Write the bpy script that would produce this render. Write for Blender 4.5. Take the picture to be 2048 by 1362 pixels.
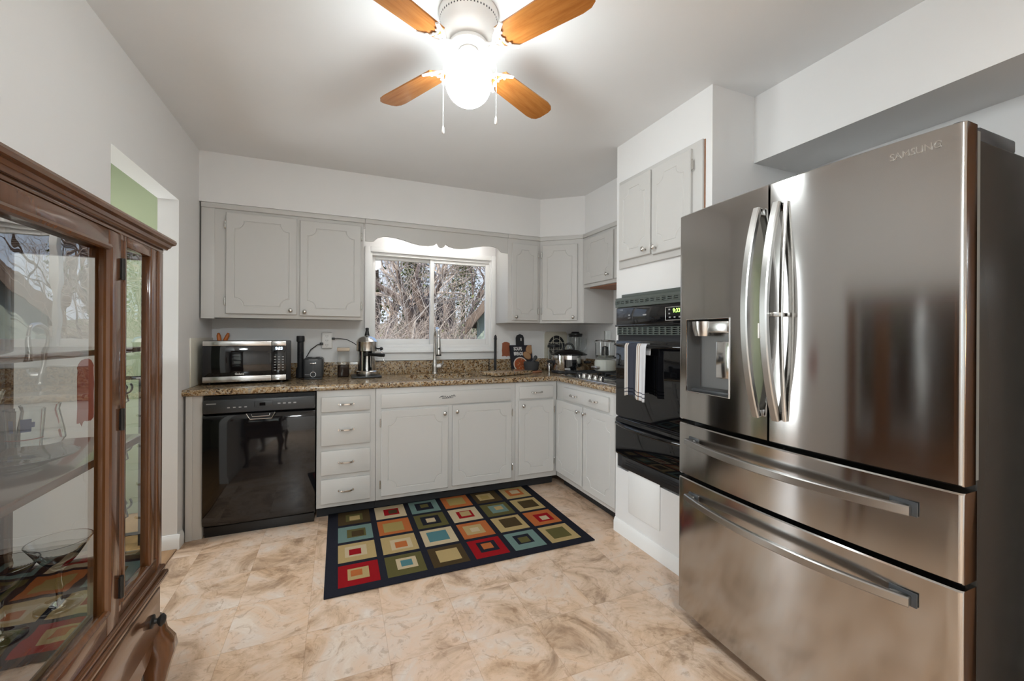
import bpy, bmesh, math, random
from math import sin, cos, pi, radians as RAD
from mathutils import Vector, Matrix
random.seed(7)
SC = bpy.context.scene
COL = SC.collection
for o in list(bpy.data.objects): bpy.data.objects.remove(o)

# ------------------------------------------------------------------ camera
F_PX, YAW, ROLL = 828.27, RAD(22.5977), RAD(0.3125)
CX, CY, CH = 0.8606, -3.6682, 1.2574
fw = Vector((sin(YAW), cos(YAW), 0)); r0 = Vector((cos(YAW), -sin(YAW), 0)); u0 = Vector((0, 0, 1))
rt = cos(ROLL)*r0 + sin(ROLL)*u0; up = cos(ROLL)*u0 - sin(ROLL)*r0
cam = bpy.data.cameras.new('camera'); camo = bpy.data.objects.new('camera', cam); COL.objects.link(camo)
M = Matrix.Identity(4)
for i in range(3):
    M[i][0] = rt[i]; M[i][1] = up[i]; M[i][2] = -fw[i]
M[0][3], M[1][3], M[2][3] = CX, CY, CH
camo.matrix_world = M
cam.sensor_fit = 'HORIZONTAL'; cam.sensor_width = 36; cam.lens = 36*F_PX/2048
cam.shift_x = (1024-1021.44)/2048; cam.shift_y = -(681-669.38)/2048
cam.clip_start = 0.02; cam.clip_end = 300
SC.camera = camo

# ------------------------------------------------------------------ world, sun, daylight, exposure
SC.view_settings.view_transform = 'Standard'; SC.view_settings.look = 'None'
SC.view_settings.gamma = 1; SC.view_settings.use_curve_mapping = False
SC.view_settings.exposure = 1.32
wd = bpy.data.worlds.new('sky'); SC.world = wd; wd.use_nodes = True
wn = wd.node_tree.nodes; wl = wd.node_tree.links
wn.clear()
wo = wn.new('ShaderNodeOutputWorld'); bg = wn.new('ShaderNodeBackground'); tc = wn.new('ShaderNodeTexCoord')
sp = wn.new('ShaderNodeSeparateXYZ'); rp = wn.new('ShaderNodeValToRGB')
wl.new(tc.outputs['Generated'], sp.inputs[0]); wl.new(sp.outputs['Z'], rp.inputs[0]); wl.new(rp.outputs[0], bg.inputs[0]); wl.new(bg.outputs[0], wo.inputs[0])
rp.color_ramp.elements[0].position = 0.0; rp.color_ramp.elements[0].color = (.74, .80, .90, 1)
rp.color_ramp.elements[1].position = .6; rp.color_ramp.elements[1].color = (.30, .48, .85, 1)
bg.inputs[1].default_value = .60

def lamp(name, kind, loc, rot, energy, color=(1, 1, 1), **kw):
    l = bpy.data.lights.new(name, kind); l.energy = energy; l.color = color
    for k, v in kw.items(): setattr(l, k, v)
    o = bpy.data.objects.new(name, l); COL.objects.link(o); o.location = loc; o.rotation_euler = rot
    return o
lamp('sun', 'SUN', (-6, -4, 12), (RAD(48), 0, RAD(-62)), 2.2, (1, .93, .82), angle=RAD(.6))
# added fill at the unseen dining end; daylight through the hall's glass door
lamp('left_fill', 'AREA', (-.30, -5.35, 1.55), (0, RAD(-90), 0), 2.5, (.84, .94, 1), shape='RECTANGLE', size=1.1, size_y=1.6)  # soft fill from the left rear, added outside an unseen window
lamp('daylight_hall', 'AREA', (-1.33, -.70, 1.2), (0, RAD(-90), 0), 15, (.90, .97, 1), shape='RECTANGLE', size=1.7, size_y=.8)
lamp('hall_fill', 'AREA', (-.75, -.80, 2.385), (0, 0, 0), 3, (1, .97, .92), shape='DISK', size=.30)  # added out of view to brighten the green hall
lamp('dining_fill', 'AREA', (.60, -5.0, 2.385), (0, 0, 0), 42, (.86, .96, 1), shape='DISK', size=.5)  # fill added behind the camera
GLOBE = 29.0

# ------------------------------------------------------------------ materials
MATS = {}
def mat(name, col=(.8, .8, .8), rough=.5, metal=0., spec=.5, emit=None, es=0., coat=0., alpha=None, trans=0., ior=1.45):
    m = bpy.data.materials.new(name); m.use_nodes = True
    b = m.node_tree.nodes['Principled BSDF']
    b.inputs['Base Color'].default_value = (*col, 1); b.inputs['Roughness'].default_value = rough
    b.inputs['Metallic'].default_value = metal; b.inputs['Specular IOR Level'].default_value = spec
    b.inputs['Coat Weight'].default_value = coat; b.inputs['Coat Roughness'].default_value = .06
    b.inputs['Transmission Weight'].default_value = trans; b.inputs['IOR'].default_value = ior
    if emit: b.inputs['Emission Color'].default_value = (*emit, 1); b.inputs['Emission Strength'].default_value = es
    MATS[name] = m
    return m
def nd(m, t, **kw):
    n = m.node_tree.nodes.new(t)
    for k, v in kw.items():
        if hasattr(n, k) and not k.startswith('i_'): setattr(n, k, v)
        else: n.inputs[k[2:] if k.startswith('i_') else k].default_value = v
    return n
def lk(m, a, b): m.node_tree.links.new(a, b)
def bsdf(m): return m.node_tree.nodes['Principled BSDF']
def ramp(m, src, stops):
    r = nd(m, 'ShaderNodeValToRGB'); e = r.color_ramp.elements
    while len(e) < len(stops): e.new(.5)
    for x, (p, c) in zip(e, stops): x.position = p; x.color = (*c, 1)
    if src: lk(m, src, r.inputs[0])
    return r
def bump(m, src, strength, dist=.002):
    b = nd(m, 'ShaderNodeBump'); b.inputs['Strength'].default_value = strength; b.inputs['Distance'].default_value = dist
    lk(m, src, b.inputs['Height']); lk(m, b.outputs[0], bsdf(m).inputs['Normal'])
def objco(m, scale=(1, 1, 1), rot=(0, 0, 0), kind='Object'):
    t = nd(m, 'ShaderNodeTexCoord'); p = nd(m, 'ShaderNodeMapping')
    p.inputs['Scale'].default_value = scale; p.inputs['Rotation'].default_value = rot
    lk(m, t.outputs[kind], p.inputs[0]); return p.outputs[0]
def noise(m, co, scale, detail=4, rough=.55, dist=0.):
    n = nd(m, 'ShaderNodeTexNoise'); n.inputs['Scale'].default_value = scale; n.inputs['Detail'].default_value = detail
    n.inputs['Roughness'].default_value = rough; n.inputs['Distortion'].default_value = dist
    lk(m, co, n.inputs['Vector']); return n

def paint(name, col, rough=.55, b=.08):
    m = mat(name, col, rough)
    n = noise(m, objco(m), 180, 2); bump(m, n.outputs[0], b, .001)
    n2 = noise(m, objco(m), 1.3, 3)
    r = ramp(m, n2.outputs[0], [(.3, tuple(c*.97 for c in col)), (.7, tuple(min(1, c*1.02) for c in col))])
    lk(m, r.outputs[0], bsdf(m).inputs['Base Color'])
    return m
WALL = paint('wall_paint', (.80, .79, .78))
CEIL = paint('ceiling_paint', (.83, .835, .84), .7)
TRIM = mat('trim_white', (.84, .835, .82), .35)
CAB = paint('cabinet_paint', (.60, .585, .562), .4, .04)
GREEN = paint('green_wall_paint', (.21, .235, .14))
CREAM = mat('cream_panel', (.68, .65, .56), .35)
BLACK = mat('black_gloss', (.006, .006, .007), .05, spec=.7)
BLACKP = mat('black_plastic', (.015, .015, .016), .32)
BLACKM = mat('black_matte', (.02, .02, .022), .6)
DARKGREY = mat('dark_grey_plastic', (.045, .047, .05), .35)
VENTG = mat('vent_grey_green', (.085, .10, .088), .35)
CHROME = mat('chrome', (.75, .75, .75), .12, 1)
NICKEL = mat('satin_nickel', (.62, .60, .57), .25, 1)
IRON = mat('dark_iron', (.03, .028, .026), .5, .6)
WHITEP = mat('white_plastic', (.85, .84, .82), .35)
FANW = mat('fan_white_enamel', (.86, .85, .83), .25)
GREYTXT = mat('pale_print', (.33, .33, .33), .5)
ORANGE = mat('orange_handle', (.62, .17, .03), .4)
RUST = mat('rust_sample_paint', (.33, .10, .045), .6)
REDS = mat('red_sample_paint', (.30, .06, .045), .6)
TERRA = mat('terracotta_wood', (.33, .14, .07), .5)
STONE = mat('dark_stone', (.05, .05, .052), .75)
COFFEE = mat('ground_coffee', (.05, .022, .012), .9)
LIDW = mat('lid_cream', (.62, .50, .38), .5)
PROCG = mat('pale_pistachio_plastic', (.55, .56, .50), .3)
LCDB = mat('lcd_blue', (.02, .05, .1), .3, emit=(.55, .8, 1), es=3.0)
LCDG = mat('lcd_green', (.02, .1, .02), .3, emit=(.35, 1, .1), es=2.5)
IVORY = mat('ivory_enamel', (.60, .56, .46), .4)
GOLD = mat('straw_weave', (.45, .28, .09), .6)
GLOBEM = mat('lit_globe', (1, 1, 1), .4, emit=(.90, .98, 1), es=GLOBE)
GLOBECAP = mat('dimmed_globe_top', (1, 1, 1), .4, emit=(.90, .98, 1), es=GLOBE*.2)  # globe top emits less, to hold back glare on brackets and ceiling
SHADE = mat('lamp_shade_lit', (.9, .7, .4), .8, emit=(1, .62, .25), es=6)

def stainless(name, col=(.60, .585, .565), rough=.22, aniso=.8, rot=.25):
    m = mat(name, col, rough, 1)
    t = nd(m, 'ShaderNodeTangent', direction_type='UV_MAP'); t.uv_map = 'uv'
    lk(m, t.outputs[0], bsdf(m).inputs['Tangent'])
    bsdf(m).inputs['Anisotropic'].default_value = aniso; bsdf(m).inputs['Anisotropic Rotation'].default_value = rot
    n = noise(m, objco(m, (1, 2, 500)), 1.5, 2)
    r = ramp(m, n.outputs[0], [(.3, (rough*.94,)*3), (.7, (rough*1.06,)*3)])
    lk(m, r.outputs[0], bsdf(m).inputs['Roughness'])
    return m
STEEL = stainless('brushed_stainless', (.47, .455, .44), .12, .85, .25)
HANDLE = stainless('satin_handle_steel', (.40, .39, .375), .30, .4)
TUBEL = mat('lit_tube', (1, 1, 1), .5, emit=(1, .99, .97), es=6)
RECESS = mat('recess_grey_metal', (.20, .195, .19), .3, .8)
GASK = mat('gasket_grey', (.16, .16, .15), .4)
STEELB = stainless('bright_stainless', (.66, .65, .63), .25, .5)
FSIDE = mat('fridge_side_grey', (.030, .028, .025), .27, .0, .35)

def granite(name='granite'):
    m = mat(name, (.5, .4, .3), .18)
    co = objco(m)
    v = nd(m, 'ShaderNodeTexVoronoi'); v.inputs['Scale'].default_value = 105
    wv = noise(m, co, 45, 3, .6); wa = nd(m, 'ShaderNodeVectorMath', operation='MULTIPLY_ADD'); wa.inputs[1].default_value = (.03, .03, .03)
    lk(m, wv.outputs['Color'], wa.inputs[0]); lk(m, co, wa.inputs[2]); lk(m, wa.outputs[0], v.inputs['Vector'])
    sx = nd(m, 'ShaderNodeSeparateXYZ'); lk(m, v.outputs['Color'], sx.inputs[0])
    big = noise(m, co, 16, 5, .7, 1.2)
    ad = nd(m, 'ShaderNodeMath', operation='MULTIPLY_ADD'); ad.inputs[1].default_value = .55; lk(m, sx.outputs[0], ad.inputs[0])
    ml = nd(m, 'ShaderNodeMath', operation='MULTIPLY'); ml.inputs[1].default_value = .62; lk(m, big.outputs[0], ml.inputs[0]); lk(m, ml.outputs[0], ad.inputs[2])
    r = ramp(m, ad.outputs[0], [(.2, (.015, .012, .010)), (.36, (.10, .055, .025)), (.48, (.33, .20, .095)), (.62, (.47, .33, .18)), (.76, (.52, .43, .31)), (.9, (.28, .25, .22))])
    fine = noise(m, co, 260, 3, .7)
    r2 = ramp(m, fine.outputs[0], [(.34, (.12, .09, .07)), (.46, (1, 1, 1))])
    mx = nd(m, 'ShaderNodeMix', data_type='RGBA', blend_type='MULTIPLY'); mx.inputs[0].default_value = .75
    lk(m, r.outputs[0], mx.inputs[6]); lk(m, r2.outputs[0], mx.inputs[7]); lk(m, mx.outputs[2], bsdf(m).inputs['Base Color'])
    return m
GRAN = granite()

def woodmat(name, c0, c1, axis='x', scale=14, rough=.3, coat=.3, stretch=.09):
    m = mat(name, c1, rough, coat=coat)
    s = {'x': (stretch, 1, 1), 'y': (1, stretch, 1), 'z': (1, 1, stretch)}[axis]
    n = noise(m, objco(m, s), scale, 6, .6, 1.6)
    f = noise(m, objco(m, tuple(k*1.0 for k in s)), scale*9, 3, .6)
    r = ramp(m, n.outputs[0], [(.3, c0), (.7, c1)])
    r2 = ramp(m, f.outputs[0], [(.35, (.80, .77, .75)), (.6, (1, 1, 1))])
    mx = nd(m, 'ShaderNodeMix', data_type='RGBA', blend_type='MULTIPLY'); mx.inputs[0].default_value = .7
    lk(m, r.outputs[0], mx.inputs[6]); lk(m, r2.outputs[0], mx.inputs[7]); lk(m, mx.outputs[2], bsdf(m).inputs['Base Color'])
    return m
CHERRY = woodmat('cherry_wood', (.095, .035, .011), (.145, .056, .018), 'z', 12, .22, .5)
CHERRYH = woodmat('cherry_wood_horizontal', (.095, .035, .011), (.145, .056, .018), 'x', 12, .22, .5)
OAK = woodmat('oak_blade', (.34, .115, .022), (.50, .205, .05), 'x', 16, .22, .5)
OAKFLOOR = woodmat('oak_floor', (.30, .15, .06), (.45, .25, .10), 'y', 9, .3, .3)

def vinyl():
    m = mat('vinyl_slate_floor', (.5, .4, .3), .32)
    t = nd(m, 'ShaderNodeTexCoord'); s = nd(m, 'ShaderNodeSeparateXYZ'); lk(m, t.outputs['Object'], s.inputs[0])
    def cell(o, off):
        a = nd(m, 'ShaderNodeMath', operation='ADD'); a.inputs[1].default_value = off; lk(m, o, a.inputs[0])
        d = nd(m, 'ShaderNodeMath', operation='DIVIDE'); d.inputs[1].default_value = .305; lk(m, a.outputs[0], d.inputs[0])
        f = nd(m, 'ShaderNodeMath', operation='FLOOR'); lk(m, d.outputs[0], f.inputs[0])
        g = nd(m, 'ShaderNodeMath', operation='FRACT'); lk(m, d.outputs[0], g.inputs[0])
        h = nd(m, 'ShaderNodeMath', operation='PINGPONG'); h.inputs[1].default_value = .5; lk(m, g.outputs[0], h.inputs[0])
        return f.outputs[0], h.outputs[0]
    fx, gx = cell(s.outputs[0], -.745+3.05); fy, gy = cell(s.outputs[1], 1.735+6.1)
    cb = nd(m, 'ShaderNodeCombineXYZ'); lk(m, fx, cb.inputs[0]); lk(m, fy, cb.inputs[1])
    wnz = nd(m, 'ShaderNodeTexWhiteNoise', noise_dimensions='3D'); lk(m, cb.outputs[0], wnz.inputs[0])
    sc = nd(m, 'ShaderNodeVectorMath', operation='MULTIPLY_ADD'); sc.inputs[1].default_value = (7, 7, 7)
    lk(m, wnz.outputs['Color'], sc.inputs[0]); lk(m, t.outputs['Object'], sc.inputs[2])
    n1 = noise(m, sc.outputs[0], 3.4, 9, .68, 1.1)
    n2 = noise(m, sc.outputs[0], 13, 7, .7, 1.8)
    n3 = noise(m, sc.outputs[0], 2.6, 4, .6, 1.2)
    c1 = ramp(m, n1.outputs[0], [(.30, (.25, .16, .11)), (.39, (.42, .29, .20)), (.46, (.58, .425, .31)), (.53, (.68, .515, .40)), (.60, (.66, .54, .455)), (.68, (.70, .61, .54)), (.78, (.72, .65, .58))])
    c3 = ramp(m, n3.outputs[0], [(.35, (1.0, .92, .82)), (.65, (1.0, 1.0, 1.0))])
    c2 = ramp(m, n2.outputs[0], [(.36, (.70, .64, .58)), (.46, (1, 1, 1)), (.60, (1, 1, 1)), (.72, (1.1, 1.1, 1.08))])
    m1 = nd(m, 'ShaderNodeMix', data_type='RGBA', blend_type='MULTIPLY'); m1.inputs[0].default_value = .8
    lk(m, c1.outputs[0], m1.inputs[6]); lk(m, c2.outputs[0], m1.inputs[7])
    m3 = nd(m, 'ShaderNodeMix', data_type='RGBA', blend_type='MULTIPLY'); m3.inputs[0].default_value = 1
    lk(m, m1.outputs[2], m3.inputs[6]); lk(m, c3.outputs[0], m3.inputs[7])
    mn = nd(m, 'ShaderNodeMath', operation='MINIMUM'); lk(m, gx, mn.inputs[0]); lk(m, gy, mn.inputs[1])
    se = ramp(m, mn.outputs[0], [(.0, (.80, .76, .72)), (.003, (.88, .85, .82)), (.006, (1, 1, 1))])
    m2 = nd(m, 'ShaderNodeMix', data_type='RGBA', blend_type='MULTIPLY'); m2.inputs[0].default_value = 1
    lk(m, m3.outputs[2], m2.inputs[6]); lk(m, se.outputs[0], m2.inputs[7]); lk(m, m2.outputs[2], bsdf(m).inputs['Base Color'])
    bump(m, n2.outputs[0], .12, .002)
    return m
VINYL = vinyl()

def archglass(name, tint=(.96, .98, .97), ior=1.5, wave=0., rough=.0):
    m = bpy.data.materials.new(name); m.use_nodes = True; m.node_tree.nodes.clear()
    out = nd(m, 'ShaderNodeOutputMaterial'); tr = nd(m, 'ShaderNodeBsdfTransparent'); gl = nd(m, 'ShaderNodeBsdfGlossy'); mx = nd(m, 'ShaderNodeMixShader')
    fr = nd(m, 'ShaderNodeFresnel'); fr.inputs[0].default_value = ior
    ge = nd(m, 'ShaderNodeNewGeometry'); inv = nd(m, 'ShaderNodeMath', operation='SUBTRACT'); inv.inputs[0].default_value = 1
    lk(m, ge.outputs['Backfacing'], inv.inputs[1])
    mu = nd(m, 'ShaderNodeMath', operation='MULTIPLY'); lk(m, fr.outputs[0], mu.inputs[0]); lk(m, inv.outputs[0], mu.inputs[1])
    tr.inputs[0].default_value = (*tint, 1); gl.inputs['Roughness'].default_value = rough; gl.inputs[0].default_value = (1, 1, 1, 1)
    lk(m, mu.outputs[0], mx.inputs[0]); lk(m, tr.outputs[0], mx.inputs[1]); lk(m, gl.outputs[0], mx.inputs[2]); lk(m, mx.outputs[0], out.inputs[0])
    if wave:
        n = noise(m, objco(m), 7, 2); b = nd(m, 'ShaderNodeBump'); b.inputs['Strength'].default_value = wave; b.inputs['Distance'].default_value = .01
        lk(m, n.outputs[0], b.inputs['Height']); lk(m, b.outputs[0], gl.inputs['Normal'])
    MATS[name] = m
    return m
PANE = archglass('window_glass', (.97, .985, .98), 1.35)
CABGLASS = archglass('cabinet_glass', (.96, .97, .965), 2.9, .05)
GLASS = mat('drinking_glass', (.97, .985, .98), .0, trans=1., ior=1.45)
OVENGL = mat('oven_glass', (.004, .004, .005), .03, spec=.8)

RUGC = {}
for k, c in dict(navy=(.018, .018, .026), brown=(.07, .045, .02), olive=(.115, .10, .035), tan=(.46, .33, .15), cream=(.56, .44, .28),
                 red=(.30, .008, .012), orange=(.46, .135, .04), teal=(.16, .24, .215), gold=(.36, .26, .09), blue=(.085, .20, .215)).items():
    m = mat('rug_'+k, c, .95, spec=.1); n = noise(m, objco(m), 500, 2); bump(m, n.outputs[0], .5, .002)
    r = ramp(m, noise(m, objco(m), 330, 3, .7).outputs[0], [(.3, tuple(x*.6 for x in c)), (.7, tuple(min(1, x*1.02) for x in c))])
    lk(m, r.outputs[0], bsdf(m).inputs['Base Color'])
    RUGC[k] = m

# ------------------------------------------------------------------ mesh helpers
def B(): return bmesh.new()
def _x(bm, vs, mtx):
    if mtx is not None: bmesh.ops.transform(bm, matrix=mtx, verts=vs)
def box(bm, x0, y0, z0, x1, y1, z1, bev=0., mi=0, seg=2, mtx=None):
    x0, x1 = sorted((x0, x1)); y0, y1 = sorted((y0, y1)); z0, z1 = sorted((z0, z1))
    co = [(x0, y0, z0), (x1, y0, z0), (x1, y1, z0), (x0, y1, z0), (x0, y0, z1), (x1, y0, z1), (x1, y1, z1), (x0, y1, z1)]
    vs = [bm.verts.new(c) for c in co]
    fs = [bm.faces.new([vs[i] for i in q]) for q in ((0, 3, 2, 1), (4, 5, 6, 7), (0, 1, 5, 4), (1, 2, 6, 5), (2, 3, 7, 6), (3, 0, 4, 7))]
    for f in fs: f.material_index = mi
    _x(bm, vs, mtx)
    if bev > 0:
        es = {e for f in fs for e in f.edges}
        r = bmesh.ops.bevel(bm, geom=list(es), offset=bev, segments=seg, affect='EDGES', profile=.5)
        for f in r['faces']: f.material_index = mi
def lathe(bm, prof, c=(0, 0, 0), seg=28, mi=0, mtx=None, sx=1., sy=1., closed=False):
    rings = []; allv = []
    for r, z in prof:
        if r < 1e-5:
            v = bm.verts.new((c[0], c[1], c[2]+z)); rings.append([v]); allv.append(v)
        else:
            ring = [bm.verts.new((c[0]+r*sx*cos(2*pi*i/seg), c[1]+r*sy*sin(2*pi*i/seg), c[2]+z)) for i in range(seg)]
            rings.append(ring); allv += ring
    n = len(rings)
    for k in range(n if closed else n-1):
        a, b = rings[k], rings[(k+1) % n]
        for i in range(seg):
            j = (i+1) % seg
            if len(a) == 1 and len(b) == 1: continue
            if len(a) == 1: f = bm.faces.new((a[0], b[j], b[i]))
            elif len(b) == 1: f = bm.faces.new((a[i], a[j], b[0]))
            else: f = bm.faces.new((a[i], a[j], b[j], b[i]))
            f.material_index = mi
    _x(bm, allv, mtx)
def frame_of(t):
    t = t.normalized(); a = Vector((0, 0, 1)) if abs(t.z) < .9 else Vector((1, 0, 0))
    s = t.cross(a).normalized(); return s, s.cross(t).normalized()
def tube(bm, pts, r, seg=8, mi=0, closed=False, cap=True):
    pts = [Vector(p) for p in pts]; n = len(pts); rs = r if isinstance(r, (list, tuple)) else [r]*n
    rings = []; ps = None
    for i, p in enumerate(pts):
        if closed: t = pts[(i+1) % n]-pts[i-1]
        else: t = pts[min(i+1, n-1)]-pts[max(i-1, 0)]
        if t.length < 1e-9: t = Vector((0, 0, 1))
        t.normalize()
        if ps is None: s, q = frame_of(t)
        else:
            s = ps - t*ps.dot(t)
            s = s.normalized() if s.length > 1e-6 else frame_of(t)[0]
            q = s.cross(t).normalized()
        ps = s
        rings.append([bm.verts.new(p + (s*cos(2*pi*k/seg)+q*sin(2*pi*k/seg))*rs[i]) for k in range(seg)])
    for i in range(n if closed else n-1):
        a, b = rings[i], rings[(i+1) % n]
        for k in range(seg):
            j = (k+1) % seg
            f = bm.faces.new((a[k], b[k], b[j], a[j])); f.material_index = mi
    if cap and not closed:
        f = bm.faces.new(rings[0]); f.material_index = mi
        f = bm.faces.new(rings[-1][::-1]); f.material_index = mi
def cyl(bm, p0, p1, r0, r1=None, seg=20, mi=0):
    tube(bm, [p0, p1], [r0, r0 if r1 is None else r1], seg, mi)
def prism(bm, pts, to3, d0, d1, mi=0, bev=0.):
    """outline pts (2D) extruded between d0 and d1; to3(a, b, d) gives the 3D point"""
    n = len(pts)
    va = [bm.verts.new(to3(a, b, d0)) for a, b in pts]; vb = [bm.verts.new(to3(a, b, d1)) for a, b in pts]
    from mathutils.geometry import tessellate_polygon
    fs = []
    for tri in tessellate_polygon([[Vector((a, b, 0)) for a, b in pts]]):
        for vv in (va, vb):
            try: fs.append(bm.faces.new([vv[q] for q in tri]))
            except ValueError: pass
    for i in range(n):
        j = (i+1) % n; fs.append(bm.faces.new((va[i], va[j], vb[j], vb[i])))
    for f in fs: f.material_index = mi
XZ = lambda a, b, d: (a, d, b)
XY = lambda a, b, d: (a, b, d)
def strip(bm, pts, side, w, t, mi=0):
    """rectangular bar swept along pts; w along side, t along the normal"""
    pts = [Vector(p) for p in pts]; side = Vector(side).normalized(); rings = []
    for i, p in enumerate(pts):
        tg = (pts[min(i+1, len(pts)-1)]-pts[max(i-1, 0)]).normalized(); nm = tg.cross(side).normalized()
        c = min(w, t)*.18
        prof = [(-w/2+c, -t/2), (w/2-c, -t/2), (w/2, -t/2+c), (w/2, t/2-c), (w/2-c, t/2), (-w/2+c, t/2), (-w/2, t/2-c), (-w/2, -t/2+c)]
        rings.append([bm.verts.new(p+side*a+nm*b) for a, b in prof])
    for i in range(len(rings)-1):
        for k in range(8):
            j = (k+1) % 8
            f = bm.faces.new((rings[i][k], rings[i][j], rings[i+1][j], rings[i+1][k])); f.material_index = mi
    bm.faces.new(rings[0][::-1]).material_index = mi; bm.faces.new(rings[-1]).material_index = mi
def sphere(bm, c, r, mi=0, sc=(1, 1, 1), seg=20):
    k = seg//2
    lathe(bm, [(r*sc[0]*sin(pi*i/k), -r*sc[2]*cos(pi*i/k)) for i in range(k+1)], c, seg, mi)

def link(name, bm, mats, parent=None, smooth=38, uv=False, recalc=True, loc=None):
    if recalc: bmesh.ops.recalc_face_normals(bm, faces=bm.faces)
    me = bpy.data.meshes.new(name)
    if uv:
        L = bm.loops.layers.uv.new('uv')
        for f in bm.faces:
            for l in f.loops: l[L].uv = (l.vert.co.x+l.vert.co.y, l.vert.co.z)
    bm.to_mesh(me); bm.free()
    for m in (mats if isinstance(mats, (list, tuple)) else [mats]): me.materials.append(m)
    for p in me.polygons: p.use_smooth = True
    me.set_sharp_from_angle(angle=RAD(smooth))
    o = bpy.data.objects.new(name, me); COL.objects.link(o)
    if parent is not None: o.parent = parent
    if loc: o.location = loc
    return o
def tag(o, label, cat, group=None):
    o['label'] = label; o['category'] = cat
    if group: o['group'] = group
    return o
def thing(name, label, cat, loc=(0, 0, 0), rz=0., group=None):
    o = bpy.data.objects.new(name, None); COL.objects.link(o); o.location = loc; o.rotation_euler = (0, 0, RAD(rz)); o.empty_display_size = .05
    return tag(o, label, cat, group)
def struct(name, bm, mats, parent=None, smooth=30, **kw):
    o = link(name, bm, mats, parent, smooth, **kw)
    if parent is None: o['kind'] = 'structure'
    return o
def text(name, body, size, matl, parent, mtx, extrude=.0005, bold=0., sx=1.):
    cu = bpy.data.curves.new(name, 'FONT'); cu.body = body; cu.size = size; cu.extrude = extrude; cu.align_x = 'CENTER'; cu.align_y = 'CENTER'; cu.offset = bold
    t = bpy.data.objects.new(name, cu); COL.objects.link(t)
    bpy.context.view_layer.update()
    me = bpy.data.meshes.new_from_object(t.evaluated_get(bpy.context.evaluated_depsgraph_get()))
    bpy.data.objects.remove(t); bpy.data.curves.remove(cu)
    me.transform(Matrix.Diagonal((sx, 1, 1, 1))); me.transform(mtx); me.name = name
    me.materials.clear(); me.materials.append(matl)
    o = bpy.data.objects.new(name, me); COL.objects.link(o); o.parent = parent
    return o
def FRONT(x, y, z):   # text standing upright, read from local -y
    return Matrix.Translation((x, y, z)) @ Matrix.Rotation(RAD(90), 4, 'X')

# ------------------------------------------------------------------ room shell
ZC = 2.474; ZS = 2.137
bm = B(); box(bm, -.02, -6.7, -.05, 3.25, .0, 0); struct('floor', bm, VINYL)
bm = B(); box(bm, -3.2, -4.0, -.05, -.02, .1, -.004); struct('floor_hall', bm, OAKFLOOR)
bm = B(); box(bm, -3.2, -6.8, ZC, 3.3, .12, ZC+.1); struct('ceiling', bm, CEIL)
bm = B()
box(bm, -.1, -6.7, 0, 0, -6.2, ZC); box(bm, -.1, -4.5, 0, 0, -1.48, ZC); box(bm, -.1, -6.2, 0, 0, -4.5, .9); box(bm, -.1, -6.2, 2.1, 0, -4.5, ZC); box(bm, -.1, -1.48, 2.03, 0, -.698, ZC); box(bm, -.1, -.698, 0, 0, 0, ZC)
struct('wall_left', bm, WALL)
WX0, WX1, WZ0, WZ1 = 1.09, 2.20, 1.135, 1.955
bm = B()
box(bm, -.1, 0, -.3, WX0, .12, ZC); box(bm, WX1, 0, -.3, 3.25, .12, ZC); box(bm, WX0, 0, -.3, WX1, .12, WZ0); box(bm, WX0, 0, WZ1, WX1, .12, ZC)
struct('wall_back', bm, WALL)
bm = B(); box(bm, 3.15, -6.7, 0, 3.25, 0, ZC); struct('wall_right', bm, WALL)
bm = B(); box(bm, -.1, -6.8, 0, 3.25, -6.7, ZC); struct('wall_rear', bm, WALL)
def ringyz(bm, y0, y1, z0, z1, w, x0, x1):
    box(bm, x0, y0, z0, x1, y0+w, z1, .003); box(bm, x0, y1-w, z0, x1, y1, z1, .003); box(bm, x0, y0+w, z0, x1, y1-w, z0+w, .003); box(bm, x0, y0+w, z1-w, x1, y1-w, z1, .003)
bm = B(); ringyz(bm, -6.198, -4.502, .902, 2.098, .05, -.09, -.02); w2 = struct('added_window', bm, WHITEP)  # unseen window added for the fill from the left
bm = B(); box(bm, -.058, -6.15, .95, -.054, -4.55, 2.05); struct('window_pane', bm, PANE, w2)
# green hall next door
bm = B(); box(bm, -1.45, -4.0, 0, -1.35, -1.15, ZC); box(bm, -1.45, -.25, 0, -1.35, .1, ZC); box(bm, -1.45, -1.15, 2.08, -1.35, -.25, ZC); box(bm, -1.35, 0, 0, -.1, .1, ZC); box(bm, -1.35, -4.0, 0, -.1, -3.9, ZC); struct('wall_hall', bm, GREEN)
bm = B(); ringyz(bm, -1.148, -.252, .002, 2.078, .055, -1.44, -1.36); hd1 = struct('door_1', bm, WHITEP)
bm = B(); box(bm, -1.402, -1.093, .057, -1.398, -.307, 2.023); struct('door_pane', bm, PANE, hd1)
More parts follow.
